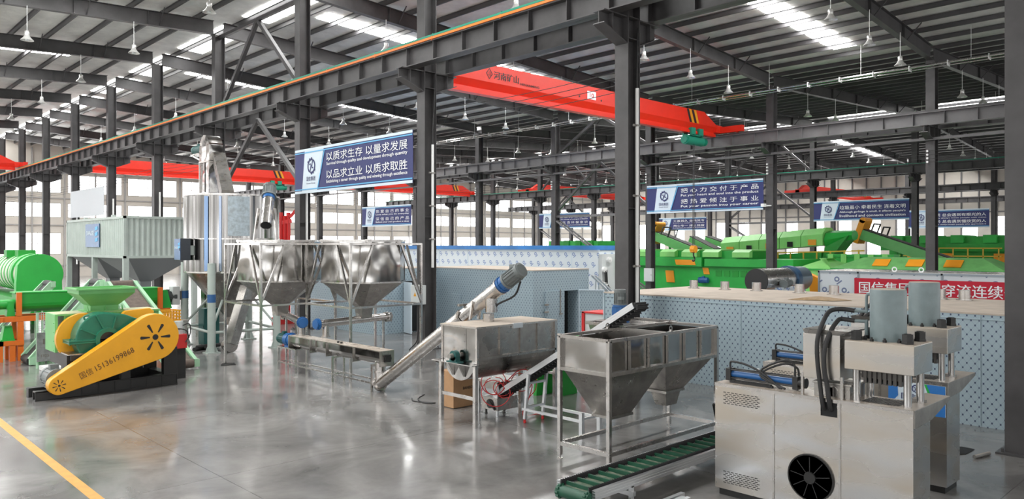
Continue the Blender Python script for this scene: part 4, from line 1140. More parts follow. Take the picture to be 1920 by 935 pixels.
        m = MB(); m.cyl((X - .05, yc_, zc_), (X - .01, yc_, zc_), .07, .085, n=24); m.build('fan_hub', black, fn)
        m = MB()
        for k in range(7):
            a = 2 * PI * k / 7; c, s = math.cos(a), math.sin(a)
            m.add([(X - .014, yc_ + .08 * c, zc_ + .08 * s), (X - .026, yc_ + .25 * math.cos(a + .1), zc_ + .25 * math.sin(a + .1)), (X - .014, yc_ + .25 * math.cos(a + .6), zc_ + .25 * math.sin(a + .6)), (X - .012, yc_ + .08 * math.cos(a + .5), zc_ + .08 * math.sin(a + .5))], [(0, 1, 2, 3)])
        m.build('fan_blades', rubber, fn)
    else:
        y0, y1, z0, z1 = Yr + .02, Yr + .74, 1.02, 1.43
        lb = MB(); lb.box(X - .018, X - .009, y0, y1, z0, z1); sg = lb.build('name_panel', pale, t)
        m = MB(); e = X - .02
        m.add([(e, y0, z0), (e, y0 + .12, z0), (e, y0 + .14, z0 + .18), (e, y0 + .24, z1), (e, y0, z1)], [(0, 1, 2, 3, 4)]); m.build('blue_corner', blueink, sg); m = MB()
        m.add([(e, y1, z1), (e, y1 - .12, z1), (e, y1 - .13, z0 + .22), (e, y1 - .05, z0 + .12), (e, y1, z0 + .1)], [(0, 1, 2, 3, 4)]); m.build('blue_corner', blueink, sg)
        m = MB(); m.add([(e - .001, y0 + .12, z0), (e - .001, y0 + .15, z0), (e - .001, y0 + .18, z0 + .2), (e - .001, y0 + .26, z1), (e - .001, y0 + .23, z1), (e - .001, y0 + .14, z0 + .18)], [(0, 1, 2, 3, 4, 5)]); m.build('green_stripe', green_b, sg)
        m = MB(); ym = (y0 + y1) / 2
        emblem(m, (e - .002, ym, z0 + .335), (0, -1, 0), (0, 0, 1), .055); lettering(m, '国信集团', (e - .002, ym, z0 + .18), (0, -1, 0), (0, 0, 1), width=.38, height=.085, bold=.02, align='c')
        lettering(m, 'Guoxin Group', (e - .002, ym, z0 + .13), (0, -1, 0), (0, 0, 1), width=.3, height=.025, bold=.02, align='c'); m.build('lettering', navy, sg)
    return t
press(9.0, 2.98, 5.45, 'front stainless hydraulic press with a round black fan in its side', True)
press(11.15, 3.28, 5.9, 'rear stainless hydraulic press with the blue and white company panel', False)
m = MB(); P = [(13.3, 4.15, .01), (13.75, 4.0, .01), (13.95, 3.7, .01), (13.5, 3.72, .01), (13.25, 3.95, .01), (13.5, 3.95, .10), (13.72, 3.82, .07)]
m.add(P, [(0, 1, 5), (1, 6, 5), (1, 2, 6), (2, 3, 6), (3, 5, 6), (3, 4, 5), (4, 0, 5)])
tag(m.build('rubber_scrap', rubber), 'crumpled black rubber scrap on the floor behind the presses', 'scrap')
m = MB(); m.cyl((13.35, 3.55, .03), (13.75, 3.45, .03), .03, n=8); tag(m.build('floor_tube', greyplate), 'short grey tube lying on the floor by the right-hand column', 'tube')
# ================================================================== HOPPERS, SCREWS, SILOS
def octo_hopper(cx, cy, lab):
    t = thing('octagonal_hopper', lab, 'hopper', (cx, cy, 0), 'octagonal hoppers')
    a = 1.02; ch = .56
    m = MB(); m.loft([oct_loop(cx, cy, a, ch, 2.34), oct_loop(cx, cy, a, ch, 3.42)]); m.build('bin_wall', stainless, t)
    m = MB(); m.loft([oct_loop(cx, cy, .2, .06, 1.66), oct_loop(cx, cy, a, ch, 2.34)]); m.build('hopper_cone', stainless_dk, t)
    m = MB(); m.loft([oct_loop(cx, cy, a + .03, ch, 3.4), oct_loop(cx, cy, a + .03, ch, 3.45), oct_loop(cx, cy, a - .03, ch, 3.45)]); m.loft([oct_loop(cx, cy, a + .015, ch, 2.32), oct_loop(cx, cy, a + .015, ch, 2.36)])
    for q in ((cx - .5, cy - .98), (cx + .4, cy - 1.0), (cx - .98, cy + .4)): m.box(q[0] - .06, q[0] + .06, q[1] - .06, q[1] + .06, 3.34, 3.46)
    m.build('rim', stainless_sm, t)
    m = MB(); m.loft([rect(cx - .18, cx + .18, cy - .18, cy + .18, 1.68), rect(cx - .15, cx + .15, cy - .15, cy + .15, 1.36)]); m.build('outlet', stainless_dk, t)
    h = 1.09
    C = [(cx - h, cy - h), (cx + h, cy - h), (cx + h, cy + h), (cx - h, cy + h)]
    for x, y in C:
        m = MB(); m.bar((x, y, 0), (x, y, 3.36), .055, .055, (1, 0, 0)); m.build('leg', stainless_sm, t)
    m = MB(); mid = MB()
    for k in range(4):
        p, q = C[k], C[(k + 1) % 4]
        m.bar((*p, 3.34), (*q, 3.34), .06, .05); mid.bar((*p, 1.74), (*q, 1.74), .05, .05)
        f = .30
        for u, w in ((p, q), (q, p)): st = MB(); st.bar((*u, 1.8), (u[0] + (w[0] - u[0]) * f, u[1] + (w[1] - u[1]) * f, 3.33), .05, .05); st.build('diagonal_strut', stainless_sm, t)
    m.build('top_frame', stainless_sm, t); mid.build('middle_rail', stainless_sm, t)
    return t
octo_hopper(10.08, 19.78, 'octagonal stainless hopper on a strutted frame, in front of the ribbed silo')
octo_hopper(11.36, 17.55, 'octagonal stainless hopper on a strutted frame, beside the column with the control box')
def feed_pipe(p, q, lab, drop):
    t = thing('screw_feeder', lab, 'feeder', ((p[0] + q[0]) / 2, (p[1] + q[1]) / 2, 1.3))
    d = (V(q) - V(p)).normalized()
    m = MB(); m.cyl(p, q, .1, n=20); m.cyl(V(p) - d * .02, V(p) + d * .03, .13, n=20); m.build('tube', stainless_sm, t)
    m = MB(); m.cyl(V(q) - d * .0, V(q) + d * .04, .15, n=20); m.cyl(V(q) + d * .04, V(q) + d * .10, .12, n=20)
    for k in range(6): a = k * PI / 3; m.cyl(V(q) + V((0, 0, .13 * math.sin(a))) + d.cross(V((0, 0, 1))) * .13 * math.cos(a), V(q) + V((0, 0, .13 * math.sin(a))) + d.cross(V((0, 0, 1))) * .13 * math.cos(a) + d * .06, .015, n=6)
    m.build('end_flange', blue, t)
    m = MB(); b = V(q) - d * drop; m.cyl(b - V((0, 0, .05)), (b.x, b.y, .95), .09, n=18); m.cyl((b.x, b.y, .95), (b.x, b.y, .975), .12, n=18); m.build('drop_pipe', stainless_sm, t)
    m = MB(); r = V(p) - d * .02; m.cyl(r, r - d * .12, .09, n=14); m.box(r.x - .09, r.x + .09, r.y - .09, r.y + .09, 1.2, 1.45); m.build('drive_end', stainless_dk, t)
    m = MB(); z = p[2] - .1; m.bar((p[0] + .12 * d.x, p[1] + .12 * d.y, 0), (p[0] + .12 * d.x, p[1] + .12 * d.y, z), .05, .05, (1, 0, 0)); m.build('leg', stainless_sm, t)
feed_pipe((10.4, 20.1, 1.34), (9.84, 18.1, 1.30), 'round stainless feeder pipe with blue end below the hopper nearest the silo', .18)
feed_pipe((12.15, 17.62, 1.34), (9.92, 17.42, 1.30), 'round stainless feeder pipe with blue end below the hopper nearest the column', .22)

sc = thing('screw_conveyor', 'stainless trough screw conveyor with a blue geared motor, on thin square legs', 'conveyor', (9.8, 16.5, 0))
SX0, SX1, SY0, SY1 = 9.66, 9.98, 14.25, 18.45
m = MB()
def tprof(y):
    P = [(SX0, y, .93), (SX0, y, .78)]
    for k in range(1, 10):
        t = PI * k / 10; P.append(((SX0 + SX1) / 2 - .16 * math.cos(t), y, .78 - .16 * math.sin(t)))
    return P + [(SX1, y, .78), (SX1, y, .93)]
m.loft([tprof(SY0), tprof(SY1)], True, True); m.build('trough', stainless, sc)
m = MB(); m.box(SX0 - .03, SX1 + .03, SY0 - .02, SY1 + .02, .93, .95); m.build('cover', stainless_dust, sc)
for y in (SY0 - .005, SY0 + 1.1, SY0 + 2.3, SY0 + 3.1, SY1):
    m = MB(); m.box(SX0 - .03, SX1 + .03, y - .012, y + .012, .6, .93); m.build('flange', stainless_dk, sc)
m = MB(); m.cyl((9.82, SY0 - .08, .78), (9.82, SY0 - .02, .78), .08, n=16); m.box(9.74, 9.9, SY0 - .06, SY0 - .02, .7, .86); m.build('end_bearing', black, sc)
m = MB(); m.cyl((9.82, 14.5, .68), (9.82, 14.5, .2), .115, n=20); m.cyl((9.82, 14.5, .44), (9.82, 14.5, .47), .145, n=20); m.build('discharge_spout', stainless_sm, sc)
m = MB(); m.cyl((9.82, 18.5, .8), (9.82, 18.85, .8), .17, n=20); m.box(9.7, 9.94, 18.5, 18.8, .6, .66); m.cyl((9.82, 18.62, .8), (9.82, 18.67, .8), .19, n=20); m.build('gearbox', blue, sc)
motor(sc, (9.82, 18.85, .8), (9.82, 19.25, .8), .14, 'motor', teal_d)
for y, top in ((19.05, .6), (18.1, .6), (16.3, .62), (14.6, .62)):
    for x in (9.66, 9.98):
        m = MB(); m.bar((x, y, 0), (x, y, top), .04, .04, (1, 0, 0)); m.build('leg', stainless_sm, sc)
m = MB()
for x in (9.66, 9.98): m.bar((x, 14.6, .2), (x, 19.05, .2), .035, .035); m.bar((x, 18.1, .6), (x, 19.05, .6), .035, .035)
for y in (14.6, 16.3, 18.1, 19.05): m.bar((9.66, y, .2), (9.98, y, .2), .035, .035); m.bar((9.66, y, .6), (9.98, y, .6), .035, .035)
m.box(9.64, 10.0, 18.1, 19.1, .6, .62)
m.build('stand', stainless_sm, sc)
m = MB()
for y in (16.05, 16.2): m.cyl((9.76, y, .95), (9.76, y, .99), .03, n=10)
m.build('cover_plug', black, sc)

ts = thing('inclined_screw_conveyor', 'long stainless tube screw conveyor rising to the mixer, geared motor on top', 'conveyor', (9.95, 12.7, 0))
a, b = V((9.84, 14.55, .17)), V((10.12, 10.85, 2.5)); d = (b - a).normalized()
m = MB(); m.cyl(a, b, .145, n=28); m.cyl(a - d * .04, a + d * .02, .175, n=28); m.cyl(b - d * .02, b + d * .03, .17, n=28); m.build('tube', stainless_sm, ts)
m = MB(); c = b - d * .28; m.cyl(c, (c.x, c.y, 1.99), .12, n=24); m.build('discharge_spout', stainless_sm, ts)
m = MB(); m.cyl(b + d * .03, b + d * .22, .15, n=22); m.cyl(b + d * .07, b + d * .1, .17, n=22)
for k in range(6): q = k * PI / 3; s = d.cross(V((0, 0, 1))).normalized(); u = s.cross(d); n_ = s * math.cos(q) + u * math.sin(q); m.bar(b + d * .03 + n_ * .13, b + d * .22 + n_ * .13, .03, .06, n_)
m.build('gearbox', blue, ts)
motor(ts, b + d * .22, b + d * .66, .155, 'motor', grey_m)
m = MB(); m.tube([b + d * .4 + V((.1, -.1, -.1)), b + d * .25 + V((.12, -.05, -.3)), (10.15, 10.95, 2.15), (10.1, 11.0, 2.0)], .02, 8); m.build('cable', rubber, ts)
for x, tt in ((9.9, .72), (10.12, .72)):
    q = a + d * ((b - a).length * tt); m = MB(); m.bar((x - .0, q.y, 1.83), (x, q.y - .05, q.z + .12), .05, .05, (1, 0, 0)); m.build('support_post', stainless_sm, ts); m = MB(); m.bar((x, q.y - .4, 1.83), (x + .02, q.y - .45, 2.2), .045, .045, (1, 0, 0)); m.build('support_post', stainless_sm, ts)
m = MB(); q = a + d * ((b - a).length * .72); m.ring(q, d, .165, .145, 24); m.cyl(q - d * .03, q + d * .03, .16, n=28, cap=False); m.bar((9.85, q.y - .1, 2.1), (10.2, q.y - .1, 2.1), .05, .05); m.build('clamp', stainless_dk, ts)

# ribbed round silo with cone, legs and cabinet
CX, CY_ = 10.84, 24.6
sl = thing('ribbed_silo', 'tall ribbed stainless silo on grey pipe legs behind the octagonal hoppers', 'silo', (CX, CY_, 0))
n = 84; R0 = 1.45
jit = [rnd.uniform(-.022, .022) for k in range(n)]
def rib(k): return R0 + (0, .0, .03, .03)[k % 4] + jit[k]
loops = [[(CX + rib(k) * math.cos(2 * PI * k / n), CY_ + rib(k) * math.sin(2 * PI * k / n), z) for k in range(n)] for z in (2.45, 3.5, 3.52, 4.88)]
m = MB(); m.loft(loops, False, True); m.build('shell', silo_m, sl)
m = MB(); m.cyl((CX, CY_, 3.49), (CX, CY_, 3.53), R0 + .045, n=72, cap=False); m.cyl((CX, CY_, 4.88), (CX, CY_, 4.93), R0 + .045, n=72); m.cyl((CX, CY_, 2.43), (CX, CY_, 2.48), R0 + .045, n=72); m.build('band', stainless_sm, sl)
m = MB(); m.cyl((CX, CY_, 2.44), (CX, CY_, .95), R0 - .02, .22, n=48); m.cyl((CX, CY_, .96), (CX, CY_, .7), .22, n=24); m.build('cone', stainless_dk, sl)
def shell_patch(a0, a1, z0, z1, r, k=10):
    b = MB(); P = []
    for i in range(k + 1):
        t = math.radians(a0 + (a1 - a0) * i / k); P += [(CX + r * math.cos(t), CY_ + r * math.sin(t), z0), (CX + r * math.cos(t), CY_ + r * math.sin(t), z1)]
    b.add(P, [(2 * i, 2 * i + 2, 2 * i + 3, 2 * i + 1) for i in range(k)], True); return b
pm = mat('scuffed_pale_blue_film', (.30, .40, .48), .5, .2, var=.9, vscale=7, col2=(.16, .13, .10))
shell_patch(241, 266, 3.6, 4.84, R0 + .06).build('film_patch', mat('scuffed_film', (.40, .48, .54), .45, .2, var=.5, vscale=9, col2=(.28, .32, .34)), sl)
shell_patch(213, 218, 2.5, 4.84, R0 + .06, 4).build('film_strip', mat('pale_blue_film', (.20, .30, .48), .25, .8), sl)
shell_patch(231, 234, 2.5, 4.84, R0 + .06, 3).build('film_strip', mat('pale_blue_film_thin', (.35, .42, .55), .25, .8), sl)
LG = [(9.6, 23.28), (9.78, 25.9), (11.65, 23.1), (12.0, 25.9)]
for x, y in LG:
    m = MB(); m.cyl((x, y, .02), (x, y, 2.75), .12, n=20); m.box(x - .2, x + .2, y - .2, y + .2, 0, .03)
    for s in (-1, 1): m.prism([(x + s * .11, y - .01, .03), (x + s * .2, y - .01, .03), (x + s * .11, y - .01, .25)], (0, .02, 0)); m.prism([(x - .01, y + s * .11, .03), (x - .01, y + s * .2, .03), (x - .01, y + s * .11, .25)], (.02, 0, 0))
    lg = m.build('leg', pale_grey, sl)
    if y < 26 and x < 10:
        m = MB(); m.cyl((x, y, 1.55), (x, y, 1.8), .125, n=20); m.build('blue_band', mat('blue_leg_band', (.02, .09, .25), .5), lg)
m = MB()
for p, q in ((0, 1), (0, 2), (1, 3), (2, 3)): m.cyl((*LG[p], .62), (*LG[q], .62), .045, n=10)
for x, y in LG: m.cyl((x, y, .7), (CX + (x - CX) * .5, CY_ + (y - CY_) * .5, 1.55), .04, n=8)
m.build('brace', pale_grey, sl)
m = MB(); m.bar((10.75, 23.3, 2.0), (10.1, 23.05, .25), .3, .32); m.cyl((10.1, 22.98, .2), (10.1, 23.3, .2), .2, n=18); m.build('discharge_duct', stainless_dk, sl)
m = MB(); m.bar((9.45, 24.35, 2.6), (9.45, 24.35, 3.2), .05, .05, (1, 0, 0)); m.build('cabinet_bracket', pale_grey, sl)
def cabinet(name, lab, x0, x1, y0, y1, z0, z1, m1, m2, cat='cabinet'):
    t = thing(name, lab, cat, ((x0 + x1) / 2, (y0 + y1) / 2, z0))
    m = MB(); m.box(x0, x1, y0, y1, z0, z1); m.build('body', m2, t, .005)
    m = MB(); m.box(x0 - .012, x0, y0 + .015, y1 - .015, z0 + .015, z1 - .015); d = m.build('door', m1, t, .003)
    m = MB(); m.box(x0 - .022, x0 - .011, y0 + .04, y0 + .06, (z0 + z1) / 2 - .04, (z0 + z1) / 2 + .04); m.build('lock', black, d)
    return t, d
t, dd = cabinet('control_cabinet', 'dark blue-filmed control cabinet fixed to the ribbed silo', 8.98, 9.28, 24.1, 24.62, 2.84, 3.52, film_dk, mat('cabinet_dark_side', (.03, .035, .045), .4), 'control box')
m = MB(); m.box(9.28, 9.5, 24.25, 24.45, 3.0, 3.3); m.build('wall_mount', pale_grey, t)
m = MB(); e = 8.965
for k in range(2): m.add([(e, 24.3, 3.2 + k * .1), (e, 24.15, 3.22 + k * .1), (e, 24.15, 3.3 + k * .1), (e, 24.3, 3.27 + k * .1)], [(0, 1, 2, 3)])
m.build('cyan_mark', cyan, dd)
m = MB(); lettering(m, 'DAVALISEE', (e, 24.56, 3.2), (0, -1, 0), (0, 0, 1), width=.24, height=.07, bold=.02); m.build('lettering', pale, dd)
t, dd = cabinet('control_box', 'small pale grey control box on the silo leg behind the yellow guard', 9.35, 9.57, 25.75, 26.1, 1.35, 1.95, box_grey, box_grey, 'control box')
m = MB(); m.box(9.57, 9.7, 25.85, 26.0, 1.5, 1.8); m.build('wall_mount', greyplate, t)
# bucket elevator behind the silo
be = thing('bucket_elevator', 'stainless bucket elevator with rounded head rising above the ribbed silo', 'elevator', (11.45, 27.8, 0))
ex, ey = 11.45, 27.8
m = MB()
for s in (-1, 1): m.box(ex - .22, ex + .22, ey + s * .22 - .17, ey + s * .22 + .12 * 0 + .0 + (.17 if s < 0 else .17) - .0, .0, 6.6)
m.build('casing', stainless, be)
m = MB(); m.box(ex - .26, ex + .26, ey - .45, ey + .45, 6.35, 6.95)
m.prism([(ex - .26, ey + .4 * math.cos(k * PI / 12), 6.92 + .4 * math.sin(k * PI / 12)) for k in range(13)], (.52, 0, 0)); m.build('head', stainless, be, .01)
m = MB()
for z in (2.0, 3.5, 5.2, 6.35): m.box(ex - .28, ex + .28, ey - .45, ey + .45, z - .03, z + .03)
for y in (ey - .42, ey + .42): m.bar((ex - .25, y, 4.9), (ex - .25, y, 6.35), .05, .05, (1, 0, 0))
m.build('flange', stainless_sm, be)
m = MB(); m.bar((ex + .1, ey - .45, 6.5), (CX + .05, CY_ + .5, 4.98), .4, .4); m.build('outlet_chute', stainless_dk, be)
m = MB(); m.bar((ex - .1, ey + .3, 6.35), (ex - .3, ey + 1.1, 6.68), .06, .06); m.box(ex - .3, ex + .1, ey + .4, ey + 1.1, 6.65, 6.7); m.build('motor_bracket', stainless_sm, be)
motor(be, (ex - .1, ey + .5, 6.88), (ex - .1, ey + 1.3, 6.88), .15, 'motor', teal_d)
m = MB(); m.box(ex - .35, ex + .35, ey - .55, ey + .55, 0, .9); m.build('boot', stainless_dk, be)
# small screw feeder tilted over the hopper
sf = thing('small_screw_feeder', 'short tilted stainless screw feeder with grey motor above the left hopper', 'feeder', (10.0, 20.3, 3.45))
a, b = V((10.2, 20.72, 4.62)), V((9.84, 20.15, 3.86)); d = (b - a).normalized()
m = MB(); m.pipe(a, b, .16, .145, 24); m.build('tube', stainless_sm, sf)
m = MB(); m.cyl(b + d * -.02, b + d * .0, .14, n=20); m.build('tube_mouth', dark_in, sf)  # dark disc paints the shade inside the tube end
m = MB(); m.cyl(a, a - d * .14, .17, n=22); m.build('gearbox', blue, sf)
motor(sf, a - d * .14, a - d * .5 + V((0, 0, .05)), .19, 'motor', grey_m)
for x, y in ((9.72, 20.62), (10.2, 20.2)):
    m = MB(); m.bar((x, y, 3.43), (x + (10.1 - x) * .3, y + (20.5 - y) * .3, 4.35), .07, .07, (1, 0, 0)); m.build('support_post', stainless_sm, sf)
m = MB(); m.box(9.55, 10.4, 20.1, 20.75, 3.42, 3.46); m.build('base_plate', stainless_sm, sf)

# corrugated container silo
KX0, KX1, KY0, KY1, KZ0, KZ1 = 10.05, 13.0, 33.0, 41.5, 2.78, 4.5
cs = thing('corrugated_silo', 'pale grey corrugated box silo on posts with pyramid bottoms, left of the ribbed silo', 'silo', (11.5, 37, 0))
m = MB()
def corr(p, q, nn, inx):
    P = []
    p, q, inx = V(p), V(q), V(inx)
    for k in range(nn * 4 + 1):
        o = (0, 0, .05, .05)[k % 4]; P.append(p + (q - p) * (k / (nn * 4)) + inx * o)
    m.add([v for w in P for v in (w, w + V((0, 0, KZ1 - KZ0 - .2)))], [(2 * i, 2 * i + 2, 2 * i + 3, 2 * i + 1) for i in range(len(P) - 1)])
corr((KX0 + .02, KY0 + .1, KZ0 + .1), (KX0 + .02, KY1 - .1, KZ0 + .1), 34, (.9, 0, 0)); corr((KX0 + .1, KY0 + .02, KZ0 + .1), (KX1 - .1, KY0 + .02, KZ0 + .1), 13, (0, .9, 0))
m.box(KX0 + .08, KX1, KY0 + .08, KY1, KZ0 + .05, KZ1 - .05); m.build('corrugated_wall', pale_grey, cs)
m = MB()
for z in (KZ0, KZ1 - .1):
    m.box(KX0, KX1, KY0, KY0 + .1, z, z + .1); m.box(KX0, KX0 + .1, KY0, KY1, z, z + .1)
for x, y in ((KX0, KY0), (KX1 - .1, KY0), (KX0, KY1 - .1)): m.box(x, x + .1, y, y + .1, KZ0, KZ1)
for y in (34.5, 38.5): m.box(KX0 + .02, KX0 + .14, y, y + .2, KZ1, KZ1 + .08)
m.build('edge_frame', pale_grey, cs)
for x, y in ((KX0, KY0), (KX0, 37.2), (KX0, KY1 - .2), (KX1 - .2, KY0), (KX1 - .2, KY1 - .2)):
    m = MB(); m.box(x, x + .2, y, y + .2, 0, KZ0); m.build('leg', pale_grey, cs)
for y0, y1 in ((KY0 + .1, 37.2), (37.3, KY1 - .1)):
    m = MB(); cx, cy = (KX0 + KX1) / 2, (y0 + y1) / 2
    m.loft([rect(KX0 + .2, KX1 - .1, y0, y1, KZ0), rect(cx - .25, cx + .25, cy - .25, cy + .25, 1.75)], False, True); m.box(cx - .22, cx + .22, cy - .22, cy + .22, 1.4, 1.76); m.build('pyramid_bottom', mat('grey_steel_bin_bottom', (.25, .27, .28), .4, .4), cs)
m = MB(); m.box(KX0 - .03, KX0, 36.2, 38.2, KZ0 + .45, KZ1 - .25); sg = m.build('sign_panel', film_dk, cs)
m = MB(); lettering(m, 'DAVALISEE', (KX0 - .04, 38.0, 3.75), (0, -1, 0), (0, 0, 1), width=1.1, height=.2, bold=.02); m.build('lettering', pale, sg)
m = MB()
for k in range(3): m.quad((KX0 - .04, 36.75, 3.45 + k * .25), (KX0 - .04, 36.35, 3.5 + k * .25), (KX0 - .04, 36.35, 3.65 + k * .25), (KX0 - .04, 36.75, 3.6 + k * .25))
m.build('cyan_mark', cyan, sg)

# green drum, its trough screw, orange frame, belts
gd = thing('drum_mixer', 'bright green ringed drum with a flat round end plate at the left edge', 'drum', (7.2, 35, 0))
dx, dz = 7.1, 2.22
m = MB(); m.cyl((dx, 33.3, dz), (dx, 41, dz), .70, n=48); m.build('drum_shell', mat('pale_green_shell', (.60, .62, .50), .4, var=.2), gd)
for y in (33.8, 34.75, 35.3, 35.85, 36.4, 36.95, 37.5):
    m = MB(); m.cyl((dx, y, dz), (dx, y + (.13 if y > 34 else .4), dz), .72 if y > 34 else .77, n=48); m.build('ring', green_b, gd)
m = MB(); P = [(dx + .8 * math.cos(t), 33.0, dz + .76 * math.sin(t)) for t in [PI * k / 24 - .35 for k in range(24)] + [PI + .35]] + [(dx - .76, 33.0, dz - .72), (dx + .76, 33.0, dz - .72)]
m.prism(P, (0, .35, 0)); m.build('end_plate', green_b, gd, .01)
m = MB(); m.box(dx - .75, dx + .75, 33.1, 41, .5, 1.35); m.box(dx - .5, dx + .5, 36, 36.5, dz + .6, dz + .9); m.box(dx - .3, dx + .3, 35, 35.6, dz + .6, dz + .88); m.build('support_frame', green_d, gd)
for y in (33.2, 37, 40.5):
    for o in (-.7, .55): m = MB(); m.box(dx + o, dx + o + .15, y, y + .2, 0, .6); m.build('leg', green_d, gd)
gt_ = thing('green_screw_conveyor', 'green trough screw conveyor on an orange frame behind the roll crusher', 'conveyor', (6.9, 26, 0))
m = MB()
def tp2(x): return [(x, 26 + .32, 1.92), (x, 26 + .32, 1.62)] + [(x, 26 + .32 * math.cos(PI * k / 10), 1.62 - .26 * math.sin(PI * k / 10)) for k in range(1, 10)] + [(x, 26 - .32, 1.62), (x, 26 - .32, 1.92)]
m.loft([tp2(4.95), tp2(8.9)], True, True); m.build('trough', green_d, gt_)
m = MB(); m.box(4.9, 8.95, 25.66, 26.34, 1.92, 1.95); m.build('cover', green_b, gt_)
m = MB(); m.box(4.6, 9.2, 25.55, 25.68, 1.12, 1.27); m.box(4.6, 9.2, 26.32, 26.45, 1.12, 1.27); m.box(3.4, 4.59, 25.5, 25.7, 1.12, 1.27)
for x in (4.93, 8.83):
    m.box(x, x + .13, 25.56, 25.67, 1.28, 1.95)
for x in (4.95, 8.8): m.box(x, x + .15, 25.54, 25.69, .0, 1.115); m.box(x, x + .15, 26.3, 26.45, 0, 1.2)
m.box(4.45, 5.1, 25.5, 25.7, .45, .58); m.box(4.45, 5.1, 26.1, 26.3, .45, .58); m.box(4.45, 4.6, 25.5, 26.3, .45, .58)
m.build('frame', orange, gt_)
for x in (4.45, 4.75):
    for y in (25.5, 26.1): m = MB(); m.box(x, x + .14, y, y + .16, 0, .46); m.build('leg', orange, gt_)
m = MB(); m.box(4.55, 4.9, 25.6, 26.2, .58, .62); m.build('support_plate', green_b, gt_); m = MB(); m.prism([(4.6, 25.7, .62), (4.9, 25.7, .62), (4.84, 25.7, 1.0), (4.66, 25.7, 1.0)], (0, .3, 0)); m.build('bearing_stand', green_b, gt_); m = MB(); m.prism([(4.72, 25.75, 1.27), (4.93, 25.75, 1.27), (4.89, 25.75, 1.7), (4.76, 25.75, 1.7)], (0, .3, 0)); m.build('bearing_stand', green_b, gt_); m = MB(); m.cyl((4.1, 26, 1.6), (4.95, 26, 1.6), .14, n=16); m.build('drive_shaft', green_b, gt_)
m = MB(); m.prism([(8.9, 25.7, 1.25), (9.3, 25.7, 1.25), (9.15, 25.7, 1.85), (8.95, 25.7, 1.85)], (0, .5, 0)); m.build('end_bracket', green_b, gt_)
motor(gt_, (8.95, 25.9, 1.62), (9.5, 25.9, 1.62), .17, 'motor', mat('dark_grey_motor', (.07, .08, .08), .45))
m = MB(); m.lathe([(.3, 0), (.34, .2), (.28, .5), (.2, .62)], (4.1, 25.6, 1.27), n=14); tag(m.build('plastic_wrapped_part', mat('cloudy_plastic_wrap', (.30, .34, .32), .35, var=.6, vscale=9, bump=.6, bscale=9)), 'plastic wrapped machine part on the orange frame at the left edge', 'part')

def belt_lift(name, p, q, w, lab, railm, side):
    """inclined belt conveyor between a low and a high end; side is the horizontal direction across the belt"""
    t = thing(name, lab, 'conveyor', ((p[0] + q[0]) / 2, (p[1] + q[1]) / 2, 0), 'green-railed belt conveyors')
    p, q, sd = V(p), V(q), V(side); d = (q - p).normalized(); up = sd.cross(d)
    if up.z < 0: up = -up
    for s in (-1, 1):
        m = MB(); o = sd * s * w / 2; m.bar(p + o, q + o, .05, .22, up); m.bar(p + o + up * .11, q + o + up * .11, .09, .03, up); m.build('side_rail', railm, t)
    m = MB(); m.bar(p + up * .03, q + up * .03, w - .1, .03, up)
    for e in (p, q): m.cyl(e - sd * (w / 2 - .06), e + sd * (w / 2 - .06), .12, n=20)
    m.bar(p - up * .1, q - up * .1, w - .1, .02, up); m.build('belt', rubber if abs(side[1]) > .5 else mat('brown_dusty_belt', (.15, .115, .095), .8, var=.3, vscale=10), t)
    m = MB()
    for e in (p, q):
        for s in (-1, 1): m.cb(e + sd * s * (w / 2 + .03), (.14, .14, .2))
    m.build('bearing_block', railm, t)
    for f in (.3, .8):
        c = p + (q - p) * f
        m = MB()
        for s in (-1, 1): m.bar((c + sd * s * w / 2), V((c.x + sd.x * s * w / 2, c.y + sd.y * s * w / 2, 0)), .05, .05, (1, 0, 0))
        m.build('leg', railm, t)
belt_lift('belt_lift', (5.3, 30.7, .12), (6.9, 30.7, 1.95), .95, 'green-railed lift belt farthest back, ending before the green drum', mint, (0, 1, 0))
belt_lift('belt_lift', (5.05, 24.75, .12), (6.8, 24.75, 2.2), .85, 'green-railed lift belt ending just above the crusher hopper on the left', mint, (0, 1, 0))
belt_lift('belt_lift', (7.75, 20.75, .14), (7.3, 24.2, 2.15), .72, 'green-railed lift belt sloping down to the floor right of the crusher', mint, (1, 0, 0))
gp = thing('machine_guard', 'grey sheet and wire mesh guard standing left of the roll crusher', 'guard', (5.5, 23.6, 0))
m = MB(); m.box(5.0, 5.75, 23.55, 23.62, .18, .95); m.build('sheet', mat('scratched_grey_sheet', (.33, .34, .34), .4, .6, var=.4, vscale=7), gp)
m = MB()
for k in range(15): m.box(5.0 + k * .0535, 5.01 + k * .0535, 23.57, 23.59, .95, 1.5)
for k in range(10): m.box(5.0, 5.76, 23.57, 23.59, .95 + k * .06, .96 + k * .06)
m.build('wire_mesh', rail_yel if False else pale_grey, gp)
m = MB()
for x in (5.02, 5.72): m.bar((x, 23.6, 0), (x, 23.6, 1.5), .05, .05, (1, 0, 0))
m.build('post', mint, gp)
m = MB(); lettering(m, '联系', (5.14, 23.545, .62), (1, 0, 0), (0, 0, 1), width=.42, height=.17, bold=.01); lettering(m, '13253613121', (5.1, 23.545, .3), (1, 0, 0), (0, 0, 1), width=.55, height=.07); m.build('lettering', mat('faded_brown_print', (.13, .10, .08), .7), gp)
m = MB(); m.box(5.0, 6.1, 22.6, 23.3, .01, .12); tag(m.build('plastic_sheet', pvc), 'white plastic sheet folded on the floor left of the crusher', 'sheet')
bx_ = 8.2
yc = thing('plastic_crate', 'yellow slotted plastic crate standing behind the yellow belt guard', 'crate', (8.55, 24.2, 1.0))
m = MB()
for k in range(9): m.box(bx_ + k * .085, bx_ + .05 + k * .085, 24.0, 24.03, 1.0, 1.3); m.box(bx_ + k * .085, bx_ + .05 + k * .085, 24.5, 24.53, 1.0, 1.3)
